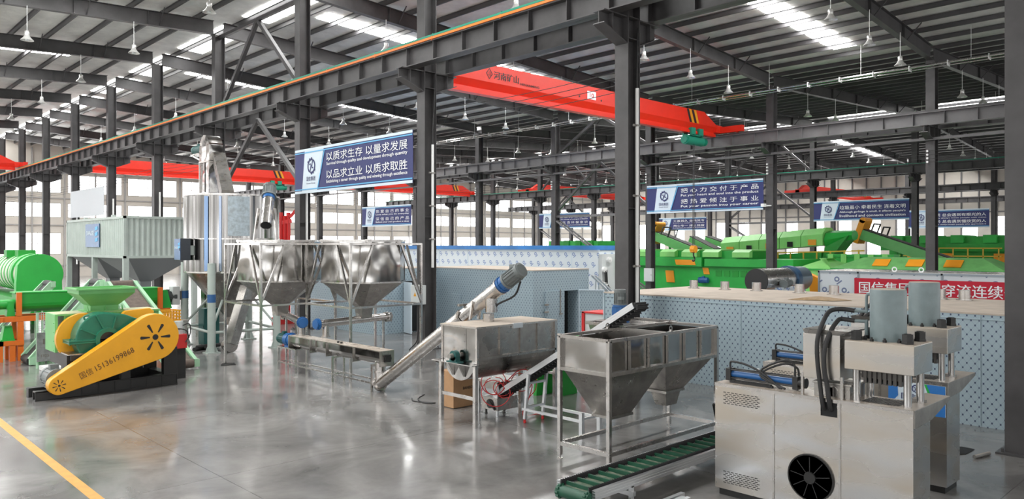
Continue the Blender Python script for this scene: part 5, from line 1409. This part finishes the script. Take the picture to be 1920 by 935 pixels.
for z in (1.0, 1.1, 1.2, 1.29): m.box(8.18, 8.95, 23.99, 24.04, z, z + .03); m.box(8.18, 8.95, 24.49, 24.54, z, z + .03); m.box(8.18, 8.22, 24.0, 24.52, z, z + .03); m.box(8.91, 8.95, 24.0, 24.52, z, z + .03)
m.box(8.2, 8.93, 24.02, 24.5, 1.0, 1.02); m.build('basket', yellow, yc)
wb = thing('work_bench', 'low grey bench holding the yellow crate behind the crusher', 'bench', (8.6, 24.2, 0))
m = MB(); m.box(8.05, 9.15, 23.9, 24.6, .95, 1.0); m.build('bench_top', greyplate, wb)
for x in (8.08, 9.05):
    for y in (23.92, 24.5): m = MB(); m.box(x, x + .06, y, y + .06, 0, .95); m.build('leg', greyplate, wb)
rp = thing('red_power_unit', 'red box power unit with black hoses right of the yellow belt guard', 'power unit', (7.3, 19.7, 0))
m = MB(); m.box(7.0, 7.35, 19.3, 19.8, .75, 1.1); m.build('tank', red_s, rp, .01)
m = MB(); m.box(7.02, 7.33, 19.35, 19.78, 0, .75); m.build('stand', black, rp)
m = MB(); m.cyl((7.2, 19.45, 1.1), (7.2, 19.45, 1.42), .1, n=16); m.box(7.05, 7.2, 19.5, 19.7, 1.1, 1.3); m.build('pump', box_grey, rp)
m = MB(); m.tube([(7.25, 19.4, 1.3), (7.4, 19.3, 1.35), (7.42, 19.3, 1.1), (7.3, 19.28, .9)], .015, 6); m.tube([(7.1, 19.4, 1.25), (7.3, 19.25, 1.2), (7.38, 19.26, 1.0)], .015, 6); m.build('hose', rubber, rp)
t, dd = cabinet('teal_cabinet', 'dark teal control desk standing under the ribbed silo', 10.2, 10.7, 25.3, 25.8, .0, 1.2, teal_d, teal_d)
m = MB()
for k in range(6): m.cyl((9.35 + .12 * k, 24.0 + .1 * (k % 3), .06 + .05 * (k % 2)), (9.75 + .1 * k, 24.3 - .1 * (k % 2), .06 + .05 * (k % 2)), .06, n=10)
tag(m.build('coiled_hose', rubber), 'black hose bundle on the floor behind the front silo leg', 'hose')
m = MB(); m.tube([(9.0, 20.9, .012), (8.85, 20.75, .012), (9.05, 20.6, .012), (9.2, 20.75, .012), (8.95, 20.85, .02), (8.8, 20.65, .012), (9.15, 20.55, .012)], .012, 6); tag(m.build('floor_cable', rubber), 'loose black cable around the foot of the leftmost hopper leg', 'cable')
rg = thing('red_lift_arm', 'red steel lifting arms standing behind the ribbed silo', 'machine', (15.6, 30.4, 0))
for k in range(4):
    m = MB(); X = 15.25 + k * .12; m.bar((X, 30.2 - k * .1, 0), (X, 30.2 - k * .1, 4.55 + .15 * (k % 2)), .13, .13, (1, 0, 0)); m.build('arm', red_s, rg)
m = MB(); m.bar((15.2, 30.3, 4.2), (15.7, 29.8, 4.35), .12, .16); m.bar((15.65, 29.85, 4.5), (15.95, 29.6, 4.95), .1, .12); m.box(14.95 + .2, 15.9, 29.7, 30.5, 0, .25); m.build('cross_arm', red_s, rg)

# ================================================================== QUILTED AND WRAPPED ENCLOSURES
def enclosure(name, lab, x0, x1, y0, y1, h, m1, top=dust_m, cat='enclosure'):
    t = thing(name, lab, cat, ((x0 + x1) / 2, (y0 + y1) / 2, 0))
    m = MB(); m.box(x0, x1, y0, y1, 0, h - .02); m.build('wall_panels', m1, t)
    m = MB(); m.box(x0 - .01, x1 + .01, y0 - .01, y1 + .01, h - .02, h + .01); m.build('roof_panel', top, t)
    return t
e1 = enclosure('quilted_enclosure', 'long low quilted blue-grey enclosure with dusty roof behind the hydraulic presses', 15.8, 19.9, -4, 12.9, 2.06, quilt)
m = MB()
for y in (11.3, 8.9, 6.5, 4.1): m.box(15.785, 15.8, y, y + .012, .02, 2.03)
m.box(15.78, 15.8, -4, 12.9, 1.95, 1.965); m.box(15.78, 15.8, 12.87, 12.91, 0, 2.05); m.build('seam', mat('pale_seam', (.35, .45, .5), .5), e1)
for x, y in ((19.0, 12.2), (19.0, 11.2), (19.1, 10.3), (19.1, 9.1), (19.1, 8.2), (19.2, 5.8), (19.2, 5.3)):
    m = MB(); m.pipe((x, y, 2.06), (x, y, 2.3), .12, .11, 18); m.cyl((x, y, 2.07), (x, y, 2.09), .17, n=18); m.build('roof_stub', stainless_sm, e1)
m = MB(); m.add([(16.5, 8.15, 2.075), (17.1, 8.0, 2.075), (17.5, 7.4, 2.075), (17.2, 6.95, 2.08), (16.7, 7.2, 2.08), (16.9, 7.6, 2.16), (16.6, 7.85, 2.13), (17.2, 7.4, 2.12)], [(0, 1, 6), (1, 5, 6), (1, 2, 5), (2, 7, 5), (2, 3, 7), (3, 4, 7), (4, 5, 7), (4, 6, 5), (4, 0, 6)])
tag(m.build('crumpled_paper', cardp), 'crumpled brown packing paper lying on the quilted enclosure roof', 'paper')
e2 = thing('quilted_drying_room', 'tall quilted drying room with an open door, behind the mixer', 'enclosure', (19.5, 22, 0))
m = MB(); m.box(18.7, 20.28, 18.4, 24.5, 0, 2.42); m.box(21.05, 21.65, 18.4, 24.5, 0, 2.42); m.box(20.28, 21.05, 18.4, 24.5, 1.68, 2.42); m.box(20.28, 21.05, 19.6, 24.5, 0, 1.68)
m.box(16.3, 18.9, 23.7, 31, 0, 2.42); m.build('wall_panels', quilt, e2)
m = MB(); m.box(18.69, 21.66, 18.39, 24.5, 2.42, 2.45); m.box(16.29, 18.69, 23.69, 31, 2.42, 2.45); m.build('roof_panel', dust_m, e2)
m = MB(); m.box(20.28, 21.05, 18.9, 19.59, .0, 1.68); m.box(17.1, 18.55, 23.685, 23.7, .02, 1.95); m.build('painted_opening_shade', dark_in, e2)  # solid near-black blocks painted as the shade in the doorways
m = MB(); m.box(19.3, 20.26, 18.35, 18.4, .05, 1.7); d1 = m.build('door', quilt, e2)
m = MB()
for z in (1.2, .95): m.box(19.22, 19.42, 18.32, 18.35, z, z + .06)
m.box(20.02, 20.05, 18.32, 18.35, .9, 1.75); m.box(19.97, 20.12, 18.31, 18.34, .85, .9); m.build('latch', greyplate, d1)
m = MB(); m.bar((21.07, 18.38, .85), (21.62, 17.72, .85), .05, 1.65, (0, 0, 1)); d2 = m.build('door', quilt, e2)
m = MB()
for z in (.03, 1.68): m.bar((21.05, 18.36, z), (21.64, 17.68, z), .07, .03)
m.bar((21.64, 17.69, .03), (21.64, 17.69, 1.7), .06, .04, (1, 0, 0)); m.bar((21.06, 18.36, .03), (21.06, 18.36, 1.7), .03, .03, (1, 0, 0)); m.cyl((21.5, 17.8, .95), (21.42, 17.75, .95), .03, n=8); m.build('door_frame', pale, d2)
m = MB(); m.box(18.66, 18.7, 22.2, 22.75, .5, 1.45); d3 = m.build('hatch', quilt, e2)
m = MB(); m.box(18.63, 18.66, 22.25, 22.4, 1.0, 1.06); m.box(18.63, 18.66, 22.25, 22.4, .6, .65); m.build('latch', greyplate, d3)
m = MB(); m.bar((17.1, 23.66, .97), (16.95, 23.0, .97), .05, 1.9); d4 = m.build('door', pale, e2)
m = MB(); m.box(15.95, 16.3, 23.6, 26.5, 0, 1.6); m.build('lower_panel', quilt, e2)
e3 = enclosure('wrapped_dryer', 'white film-wrapped dryer box with bright blue roof edge, behind the drying room', 27.0, 30.0, 22.4, 46, 3.1, film, blue_l)
m = MB(); m.box(26.9, 30.1, 22.35, 46, 3.1, 3.3); m.build('blue_top', blue_l, e3)
m = MB(); m.box(26.95, 27.0, 22.3, 46, 3.04, 3.1)
for y in (24, 31.5, 34, 40): m.box(26.985, 27.0, y, y + .04, .1, 3.04)
m.build('edge_strip', pale, e3)
m = MB(); m.box(27.05, 28.4, 22.2, 22.4, .3, 2.9)
m.build('end_frame', box_grey, e3)
for k, (x, z) in enumerate(((27.5, 2.65), (27.15, 2.2), (27.2, 1.5), (27.9, .75))):
    m = MB(); m.cyl((x, 22.08, z), (x, 22.2, z), .13, n=16); m.cyl((x, 22.05, z), (x, 22.08, z), .06, n=10); w = m.build('sprocket', pvc, e3)
m = MB()
for p, q in (((27.15, 2.2), (27.2, 1.5)), ((27.2, 1.5), (27.9, .75)), ((27.25, 2.2), (27.3, 1.55)), ((27.32, 1.5), (28.0, .8))): m.bar((p[0], 22.1, p[1]), (q[0], 22.1, q[1]), .05, .06)
m.build('drive_chain', rubber, e3)
m = MB(); m.box(28.0, 28.5, 22.1, 22.35, 1.9, 2.75); m.build('inspection_door', green, e3); m = MB(); m.box(28.04, 28.46, 22.08, 22.11, 1.94, 2.71); m.build('door_film', film, e3)
e4 = enclosure('wrapped_enclosure', 'white film-wrapped enclosure carrying the long red banner', 24.0, 26.2, -3, 10.8, 2.5, film2, stainless_sm)
m = MB()
for y in (10.78, 9.55, 4.7, 7.2): m.box(23.97, 24.0, y - .025, y + .025, .05, 2.5)
m.box(23.97, 24.0, -3, 10.8, 2.44, 2.5); m.build('frame_trim', mat('grey_trim', (.25, .29, .32), .4, .5), e4)
for y in (8.6, 7.85):
    m = MB(); m.ring((24.3, y, 2.58), (1, 0, 0), .08, .045, 16); m.build('lifting_ring', alu, e4)
rb = thing('red_banner', 'long red cloth banner with white characters hung on the white wrapped enclosure', 'banner', (23.93, 4, 1.6))
m = MB(); m.box(23.95, 23.968, -1.5, 9.65, 1.74, 2.30); m.build('cloth', redcloth, rb)
m = MB(); lettering(m, '国信集团智能穿流连续干燥', (23.94, 9.5, 1.84), (0, -1, 0), (0, 0, 1), width=4.6, height=.36, bold=.015); m.build('lettering', white, rb)
# cabinet with red frame between the boxes
rc = thing('red_framed_cabinet', 'white cabinet with red frame standing behind the near column', 'cabinet', (16.6, 13.5, 0))
m = MB(); m.box(16.25, 17.0, 13.0, 14.0, .03, 1.42); m.build('body', box_grey, rc)
m = MB()
for y in (13.0, 13.97): m.box(16.2, 16.28, y - .03, y + .06, 0, 1.45)
m.box(16.2, 17.02, 12.97, 14.03, 1.42, 1.46); m.box(16.2, 16.28, 13.0, 14.0, .0, .08); m.build('frame', red_s, rc)
# small tank mixer behind the double hopper
tm = thing('tank_mixer', 'small stainless open tank with an upright blue and grey geared motor', 'mixer', (13.3, 10.4, 0))
m = MB(); m.loft([rect(12.9, 14.1, 9.7, 10.75, .9), rect(12.75, 14.2, 9.6, 10.85, 1.62)], True); m.build('tank', stainless_dk, tm)
m = MB(); 
for a, b in (((12.72, 9.57), (14.23, 9.57)), ((14.23, 9.57), (14.23, 10.88)), ((14.23, 10.88), (12.72, 10.88)), ((12.72, 10.88), (12.72, 9.57))): m.bar((*a, 1.62), (*b, 1.62), .08, .06)
m.bar((13.1, 9.6, 1.63), (13.1, 10.85, 1.63), .25, .04); m.build('rim', stainless_dk, tm)
m = MB(); m.cyl((13.1, 10.25, 1.65), (13.1, 10.25, 1.72), .2, n=20); m.cyl((13.1, 10.25, 1.72), (13.1, 10.25, 1.95), .13, n=20); m.box(12.98, 13.22, 10.12, 10.38, 1.78, 1.98); m.cyl((13.1, 10.25, 1.98), (13.1, 10.25, 2.02), .16, n=20); m.build('gearbox', blue, tm)
motor(tm, (13.1, 10.25, 2.02), (13.1, 10.25, 2.36), .13, 'motor', grey_m)
for x in (12.95, 14.05):
    for y in (9.75, 10.7): m = MB(); m.bar((x, y, 0), (x, y, .95), .06, .06, (1, 0, 0)); m.build('leg', stainless_sm, tm)
gv = thing('green_vibrator', 'dark green drum machine with scalloped edge behind the mixer', 'machine', (12.1, 11.7, 0))
m = MB(); m.cyl((11.9, 12.0, 1.0), (12.9, 11.2, 1.0), .32, n=28)
for k in range(8): m.cyl((11.95 + .12 * k, 11.96 - .096 * k, .72), (12.0 + .12 * k, 11.92 - .096 * k, .72), .1, n=14)
m.build('drum', green_d, gv)
m = MB(); m.prism([(11.75, 12.0, 1.33), (12.7, 11.25, 1.25), (12.9, 11.5, 1.25), (11.95, 12.25, 1.33)], (0, 0, .05)); m.build('cover', dust_m, gv)
m = MB(); m.prism([(12.0, 11.7, .0), (12.7, 11.7, 0), (12.6, 11.7, .8), (12.1, 11.7, .8)], (0, .1, 0)); m.prism([(12.3, 11.3, .0), (12.9, 11.3, 0), (12.8, 11.3, .8), (12.4, 11.3, .8)], (0, .1, 0)); m.build('stand', green_d, gv)
# control boxes on columns
x = ROWX[1]; y = rowy(2, x)
t, dd = cabinet('control_box', 'pale control box with yellow warning triangle on the column beside the hopper', x - .46, x - .24, y - .28, y + .22, 1.45, 2.05, box_grey, box_grey, 'control box')
m = MB(); e = x - .476; m.add([(e, y - .09, 1.70), (e, y + .06, 1.70), (e, y - .015, 1.83)], [(0, 1, 2)]); m.build('warning_triangle', yellow, dd)
m = MB(); m.tube([(x - .35, y, 1.45), (x - .34, y, .9), (x - .3, y + .1, .3), (x - .45, y + .25, .03), (x - .6, y + .1, .03)], .016, 6); m.build('cable', rubber, t)
x = ROWX[2]; y = rowy(3, x)
cabinet('control_box', 'small grey control box on a far column left of the passion banner', x - .46, x - .24, y - .45, y + .15, 1.1, 1.9, box_grey, box_grey, 'control box')
m = MB(); x = ROWX[2] - .3; y = rowy(2, x) + .1; m.cyl((x - .35, y, 5.45), (x - .02, y, 5.45), .05, n=8); m.box(x - .55, x - .3, y - .09, y + .09, 5.38, 5.55); m.box(x - .2, x - .02, y - .25, y + .25, 5.42, 5.48); tag(m.build('security_camera', pvc), 'white security camera on the column at the right end of the passion banner', 'camera')

# ================================================================== GREEN PLANT IN THE BACK BAYS
g1 = thing('green_dryer', 'long bright green dryer body with row of roof lids, behind the quilted enclosure', 'dryer', (42, 25, 0))
m = MB(); m.box(40.7, 44.2, 19.7, 31.2, 0, 2.2); m.build('body', green_b, g1)
m = MB(); m.box(40.4, 44.4, 25.4, 31.3, 2.02, 2.58); m.build('ledge', green_b, g1)
m = MB(); m.box(40.4, 44.4, 19.6, 25.2, 2.05, 2.5); m.build('ledge', green_b, g1)
m = MB(); m.box(40.9, 43.8, 22.6, 31.1, 2.5, 2.98); m.build('roof_hood', green_b, g1)
for y in (30.6, 28.5, 26.9, 25.4, 23.4):
    m = MB(); m.prism([(40.88, y, 3.06), (40.5, y, 2.9), (40.5, y, 2.6), (40.88, y, 2.6)], (0, -1.1, 0)); m.prism([(40.88, y, 3.06), (43.4, y, 3.06), (43.4, y, 2.97), (40.88, y, 2.97)], (0, -1.1, 0)); m.build('roof_lid', green_l, g1)  # lids lighter than the body, the light on them put into the colour
for y0, y1, z0, z1, nm in ((28.2, 27.5, .98, 1.72, 'hatch'), (25.5, 25.0, 1.55, 1.95, 'hatch'), (27.3, 25.8, 2.1, 2.42, 'name_plate'), (30.9, 30.2, 2.1, 2.45, 'name_plate')):
    m = MB(); X = 40.66 if nm == 'hatch' else 40.37
    m.prism([(X, y0, z1), (X, y1 + .1, z1), (X, y1, z0), (X, y0 - .1, z0)], (.03, 0, 0)); m.build(nm, orange2, g1)
for k in range(5):
    m = MB(); m.box(40.67, 40.7, 22.0 + k * .55, 22.4 + k * .55, 1.45, 1.8); m.build('service_flap', green_d, g1)
motor(g1, (40.5, 25.6, 1.2), (40.5, 25.0, 1.2), .17, 'fan_motor', blue)
def hexhood(p, q, r, nseg, lab, name):
    t = thing(name, lab, 'drum screen', ((p[0] + q[0]) / 2, (p[1] + q[1]) / 2, 0))
    p, q = V(p), V(q)
    for k in range(nseg):
        a = p + (q - p) * (k / nseg); b = p + (q - p) * ((k + .97) / nseg); m = MB()
        def loop(c): return [(c.x + r * 1.25 * math.cos(h), c.y, c.z + r * math.sin(h)) for h in [math.radians(g) for g in (25, 65, 115, 155, 205, 335)]]
        m.loft([loop(a), loop(b)], True, True); hd = m.build('hood_segment', green_l, t)
        m = MB(); c = (a + b) / 2; X = c.x - r * 1.17
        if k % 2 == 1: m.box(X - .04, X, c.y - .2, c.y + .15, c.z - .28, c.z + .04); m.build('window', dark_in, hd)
        else: m.box(X - .04, X, c.y - .3, c.y + .2, c.z - .28, c.z + .06); m.build('hatch', orange2, hd)
    return t
t = hexhood((46, 26.9, 3.1), (46, 20.0, 3.66), .80, 5, 'inclined lime green drum screen with orange hatches and a yellow walkway', 'drum_screen')
m = MB(); m.loft([[(46 + .85 * math.cos(h), 20.0, 3.6 + .6 * math.sin(h)) for h in [k * PI / 4 for k in range(8)]], [(46 + .5 * math.cos(h), 18.5, 3.9 + .3 * math.sin(h)) for h in [k * PI / 4 for k in range(8)]]], True, True); m.build('outlet_cone', green_b, t)
m = MB(); m.prism([(45.3, 20, 3.2), (45.3, 18.6, 3.9), (45.3, 19.6, 2.6), (45.3, 20.2, 2.4)], (1.4, 0, 0)); m.build('outlet_chute', green_d, t)
m = MB(); m.box(45.2, 46.8, 20.4, 27, 0, 2.35); m.prism([(45.3, 27, 2.3), (45.3, 20.2, 2.3), (45.3, 20.2, 2.95), (45.3, 27, 2.4)], (1.4, 0, 0)); m.build('support_body', green_b, t)
m = MB()
for k in range(11): m.bar((44.8, 26.0 - k * .82, 1.6), (44.8, 26.0 - k * .82, 2.75 + k * .03), .07, .07, (1, 0, 0))
m.bar((44.8, 26.2, 2.75), (44.8, 17.5, 3.0), .08, .08); m.bar((44.8, 26.2, 2.3), (44.8, 17.5, 2.5), .07, .07); m.box(44.6, 45.2, 19.2, 24, 1.5, 1.62)
m.build('walkway_railing', rail_yel, t)
def big_belt(p, q, lab, w=1.0):
    t = thing('inclined_belt_conveyor', lab, 'conveyor', ((p[0] + q[0]) / 2, (p[1] + q[1]) / 2, 0), 'orange-headed green conveyors')
    p, q = V(p), V(q); d = (q - p).normalized(); sd = V((1, 0, 0)); up = sd.cross(d)
    if up.z < 0: up = -up
    m = MB(); m.bar(p, q, w, .6, up); m.build('frame', green, t)
    m = MB(); m.bar(p + up * .33, q + up * .33, w * .8, .06, up); m.build('belt', beltm, t)
    m = MB(); m.bar(q - up * .6 + d * .1, q + up * .85 + d * .1, w * 1.1, .36, d); m.cyl(q + up * .85 + d * .1 - sd * w * .55, q + up * .85 + d * .1 + sd * w * .55, .18, n=14); m.build('orange_head', orange2, t)
    for k in (.6, 1.2):
        m = MB(); m.tube([q - d * k - sd * w * .5 + up * .3, q - d * k - sd * w * .5 + up * .85, q - d * k + sd * w * .5 + up * .85, q - d * k + sd * w * .5 + up * .3], .05, 6, True, 1); m.build('guard_hoop', black, t)
    for f in (.15, .6):
        c = p + (q - p) * f
        for s in (-1, 1): m = MB(); m.bar((c.x + s * w * .4, c.y, 0), (c.x + s * w * .4, c.y, c.z - .2), .12, .12, (1, 0, 0)); m.build('leg', green_d, t)
big_belt((48.2, 13.6, 2.1), (48.2, 18.9, 4.0), 'green belt conveyor with orange head rising left of the right-hand middle column')
big_belt((46, 29.2, 2.8), (46, 32.6, 4.0), 'green belt conveyor with orange head beneath the passion banner')
tb = thing('twin_chute', 'two dark-topped green chutes beneath the passion banner', 'chute', (48, 29, 0))
for x, ya, yb in ((47.6, 28.6, 30.6), (49.0, 27.2, 30.2)):
    m = MB(); m.bar((x, ya, 2.85), (x, yb, 3.75), 1.1, .35); m.build('chute', green, tb)
    m = MB(); m.bar((x, ya, 3.06), (x, yb, 3.96), 1.0, .06); m.build('belt', beltm, tb)
m = MB(); m.box(47.2, 49.4, 28.5, 30.0, 0, 3.0); m.build('support', green_d, tb)
def hood(x0, x1, y0, y1, z0, z1, lab, mm, hatch=True):
    t = thing('dryer_hood', lab, 'dryer', ((x0 + x1) / 2, (y0 + y1) / 2, 0))
    m = MB(); m.loft([rect(x0, x1, y0, y1, 0), rect(x0, x1, y0, y1, z0), rect(x0 + .9, x1 - .9, y0 + 1.1, y1 - 1.3, z1)], True, True); m.build('shell', mm, t)
    m = MB(); m.box(x0 - .05, x1 + .05, y0 - .05, y1 + .05, z0 - .09, z0); m.build('flange', green_d if hatch else green_b, t)
    if hatch:
        for f in (.18, .47, .78):
            y = y1 - 1.3 - (y1 - y0 - 2.4) * f; m = MB(); dz = z1 - z0
            m.prism([(x0 + .2, y + .3, z0 + dz * .24), (x0 + .2, y - .45, z0 + dz * .24), (x0 + .72, y - .45, z0 + dz * .82), (x0 + .72, y + .3, z0 + dz * .82)], (-.03, 0, .03)); m.build('hatch', orange2, t)
    return t
hood(40, 43.4, 9.4, 17.3, 2.12, 2.68, 'long dusty green hood with three orange hatches above the red banner', green_dusty)
hood(40.4, 43.6, 17.45, 19.45, 2.05, 2.6, 'short lime green hood left of the long dusty green hood', green_l, False)
g7 = thing('green_trough', 'bright green ribbed trough behind the long dusty hood', 'trough', (44, 17, 0))
m = MB(); m.box(43.8, 44.5, 15.6, 19.1, 1.0, 2.72); m.box(43.7, 44.6, 15.5, 19.2, 2.66, 2.8); m.build('body', green_b, g7)
for k in range(5): m = MB(); m.box(43.66, 43.8, 15.8 + k * .75, 16.1 + k * .75, 2.3, 2.82); m.build('rib', green_l, g7)
for y in (15.7, 18.8): m = MB(); m.box(43.85, 44.45, y, y + .2, 0, 1.0); m.build('leg', green_d, g7)
g5 = thing('green_dryer', 'large shaded green dryer block at the far right behind the columns', 'dryer', (67, 17, 0))
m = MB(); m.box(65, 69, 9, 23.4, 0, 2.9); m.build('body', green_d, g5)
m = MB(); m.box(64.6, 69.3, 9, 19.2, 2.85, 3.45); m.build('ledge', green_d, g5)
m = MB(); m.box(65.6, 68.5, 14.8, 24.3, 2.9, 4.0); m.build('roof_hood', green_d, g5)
for y in (23.4, 21.2, 19.0, 16.8): m = MB(); m.box(65.3, 68.7, y - .9, y, 3.5, 4.1); m.build('roof_lid', green_b, g5)
for y in (22.0, 19.6, 16.0): m = MB(); m.box(64.92, 65, y - .9, y, 1.9, 2.7); m.build('hatch', orange2, g5)
m = MB()
for k in range(8): m.bar((64.2, 22.5 - k * 1.0, 1.9), (64.2, 22.5 - k * 1.0, 3.1), .08, .08, (1, 0, 0))
m.bar((64.2, 22.7, 3.1), (64.2, 15.3, 3.1), .08, .08); m.bar((64.2, 22.7, 2.5), (64.2, 15.3, 2.5), .08, .08); m.bar((64.2, 25.0, 4.2), (64.2, 22.7, 3.1), .09, .09); m.box(64.1, 65, 15, 23, 1.75, 1.9)
m.build('walkway_railing', rail_yel, g5)
g6 = thing('green_dryer', 'far green machine above the blue roof edge at the hall centre', 'dryer', (41, 36, 0))
m = MB(); m.box(40.5, 43, 33.6, 38.2, 0, 3.62); m.build('body', green_b, g6)
for k in range(4): m = MB(); m.box(40.4, 40.5, 34 + k * 1.1, 34.5 + k * 1.1, 2.6, 3.65); m.build('rib', green_d, g6)
# drum roll lying on a stand behind the quilted enclosure
dr = thing('roll_drum', 'large lying steel drum with a black end disc and dark blue ring', 'drum', (23.2, 11.7, 0))
m = MB(); m.cyl((21.8, 11.75, 2.2), (23.9, 11.75, 2.2), .38, n=40); m.build('shell', stainless_sm, dr)
m = MB(); m.cyl((21.76, 11.75, 2.2), (21.8, 11.75, 2.2), .385, n=40); m.build('end_disc', rubber, dr)
m = MB(); m.cyl((23.75, 11.75, 2.2), (24.0, 11.75, 2.2), .44, n=40); m.build('ring', mat('dark_blue_ring', (.02, .07, .15), .4), dr)
m = MB(); m.cyl((24.0, 11.75, 2.2), (24.8, 11.75, 2.2), .40, n=40); m.build('cover', mat('blue_grey_cover', (.15, .20, .24), .3, .5), dr)
m = MB(); m.box(22.0, 22.3, 11.45, 12.05, 0, 1.86); m.box(24.2, 24.5, 11.45, 12.05, 0, 1.84); m.box(22.2, 23.4, 11.2, 11.36, 1.7, 2.0); m.build('stand', film, dr)
motor(dr, (22.5, 11.22, 2.1), (22.9, 11.22, 2.14), .13, 'motor', grey_m)
# yellow chute beside the roll drum
m = MB(); m.prism([(25.2, 11.6, 1.4), (25.2, 11.1, 1.4), (25.2, 11.1, 2.1), (25.2, 11.7, 2.35)], (.3, 0, 0)); m.box(25.2, 25.5, 11.1, 11.6, 0, 1.4); tag(m.build('yellow_chute', orange2), 'orange-yellow chute between the roll drum and the wrapped enclosure', 'chute')
fl2 = thing('aluminium_rack', 'leaning aluminium rack rails beside the open drying room door', 'rack', (22.6, 17.6, 0))
for k in range(2):
    m = MB(); m.bar((22.3 + .2 * k, 18.8, 2.15), (22.3 + .2 * k, 16.4, .5), .05, .06); m.build('rail', alu, fl2)
for y, z in ((18.6, 2.0), (16.6, .6)):
    for x in (22.3, 22.5): m = MB(); m.bar((x, y, 0), (x, y, z), .04, .04, (1, 0, 0)); m.build('leg', alu, fl2)

# ================================================================== LIGHT, SKY, CAMERA
w = bpy.data.worlds.new('hall_daylight'); scene.world = w; w.use_nodes = True
bg_ = w.node_tree.nodes['Background']; bg_.inputs['Color'].default_value = (.93, .96, 1, 1); bg_.inputs['Strength'].default_value = 1.5
cam = bpy.data.cameras.new('camera'); co = bpy.data.objects.new('camera', cam); coll.objects.link(co)
cam.sensor_width = 36; cam.lens = 36 * F_PX / 1920; cam.clip_end = 400
cam.shift_y = -(467.5 - HOR) / 1920
co.location = (0, 0, CAM_H); co.rotation_euler = (PI / 2, 0, -math.atan2(S45, C45))
scene.camera = co
scene.view_settings.view_transform = 'Standard'
scene.view_settings.look = 'None'
scene.view_settings.exposure = 0.78
scene.view_settings.gamma = 1.04
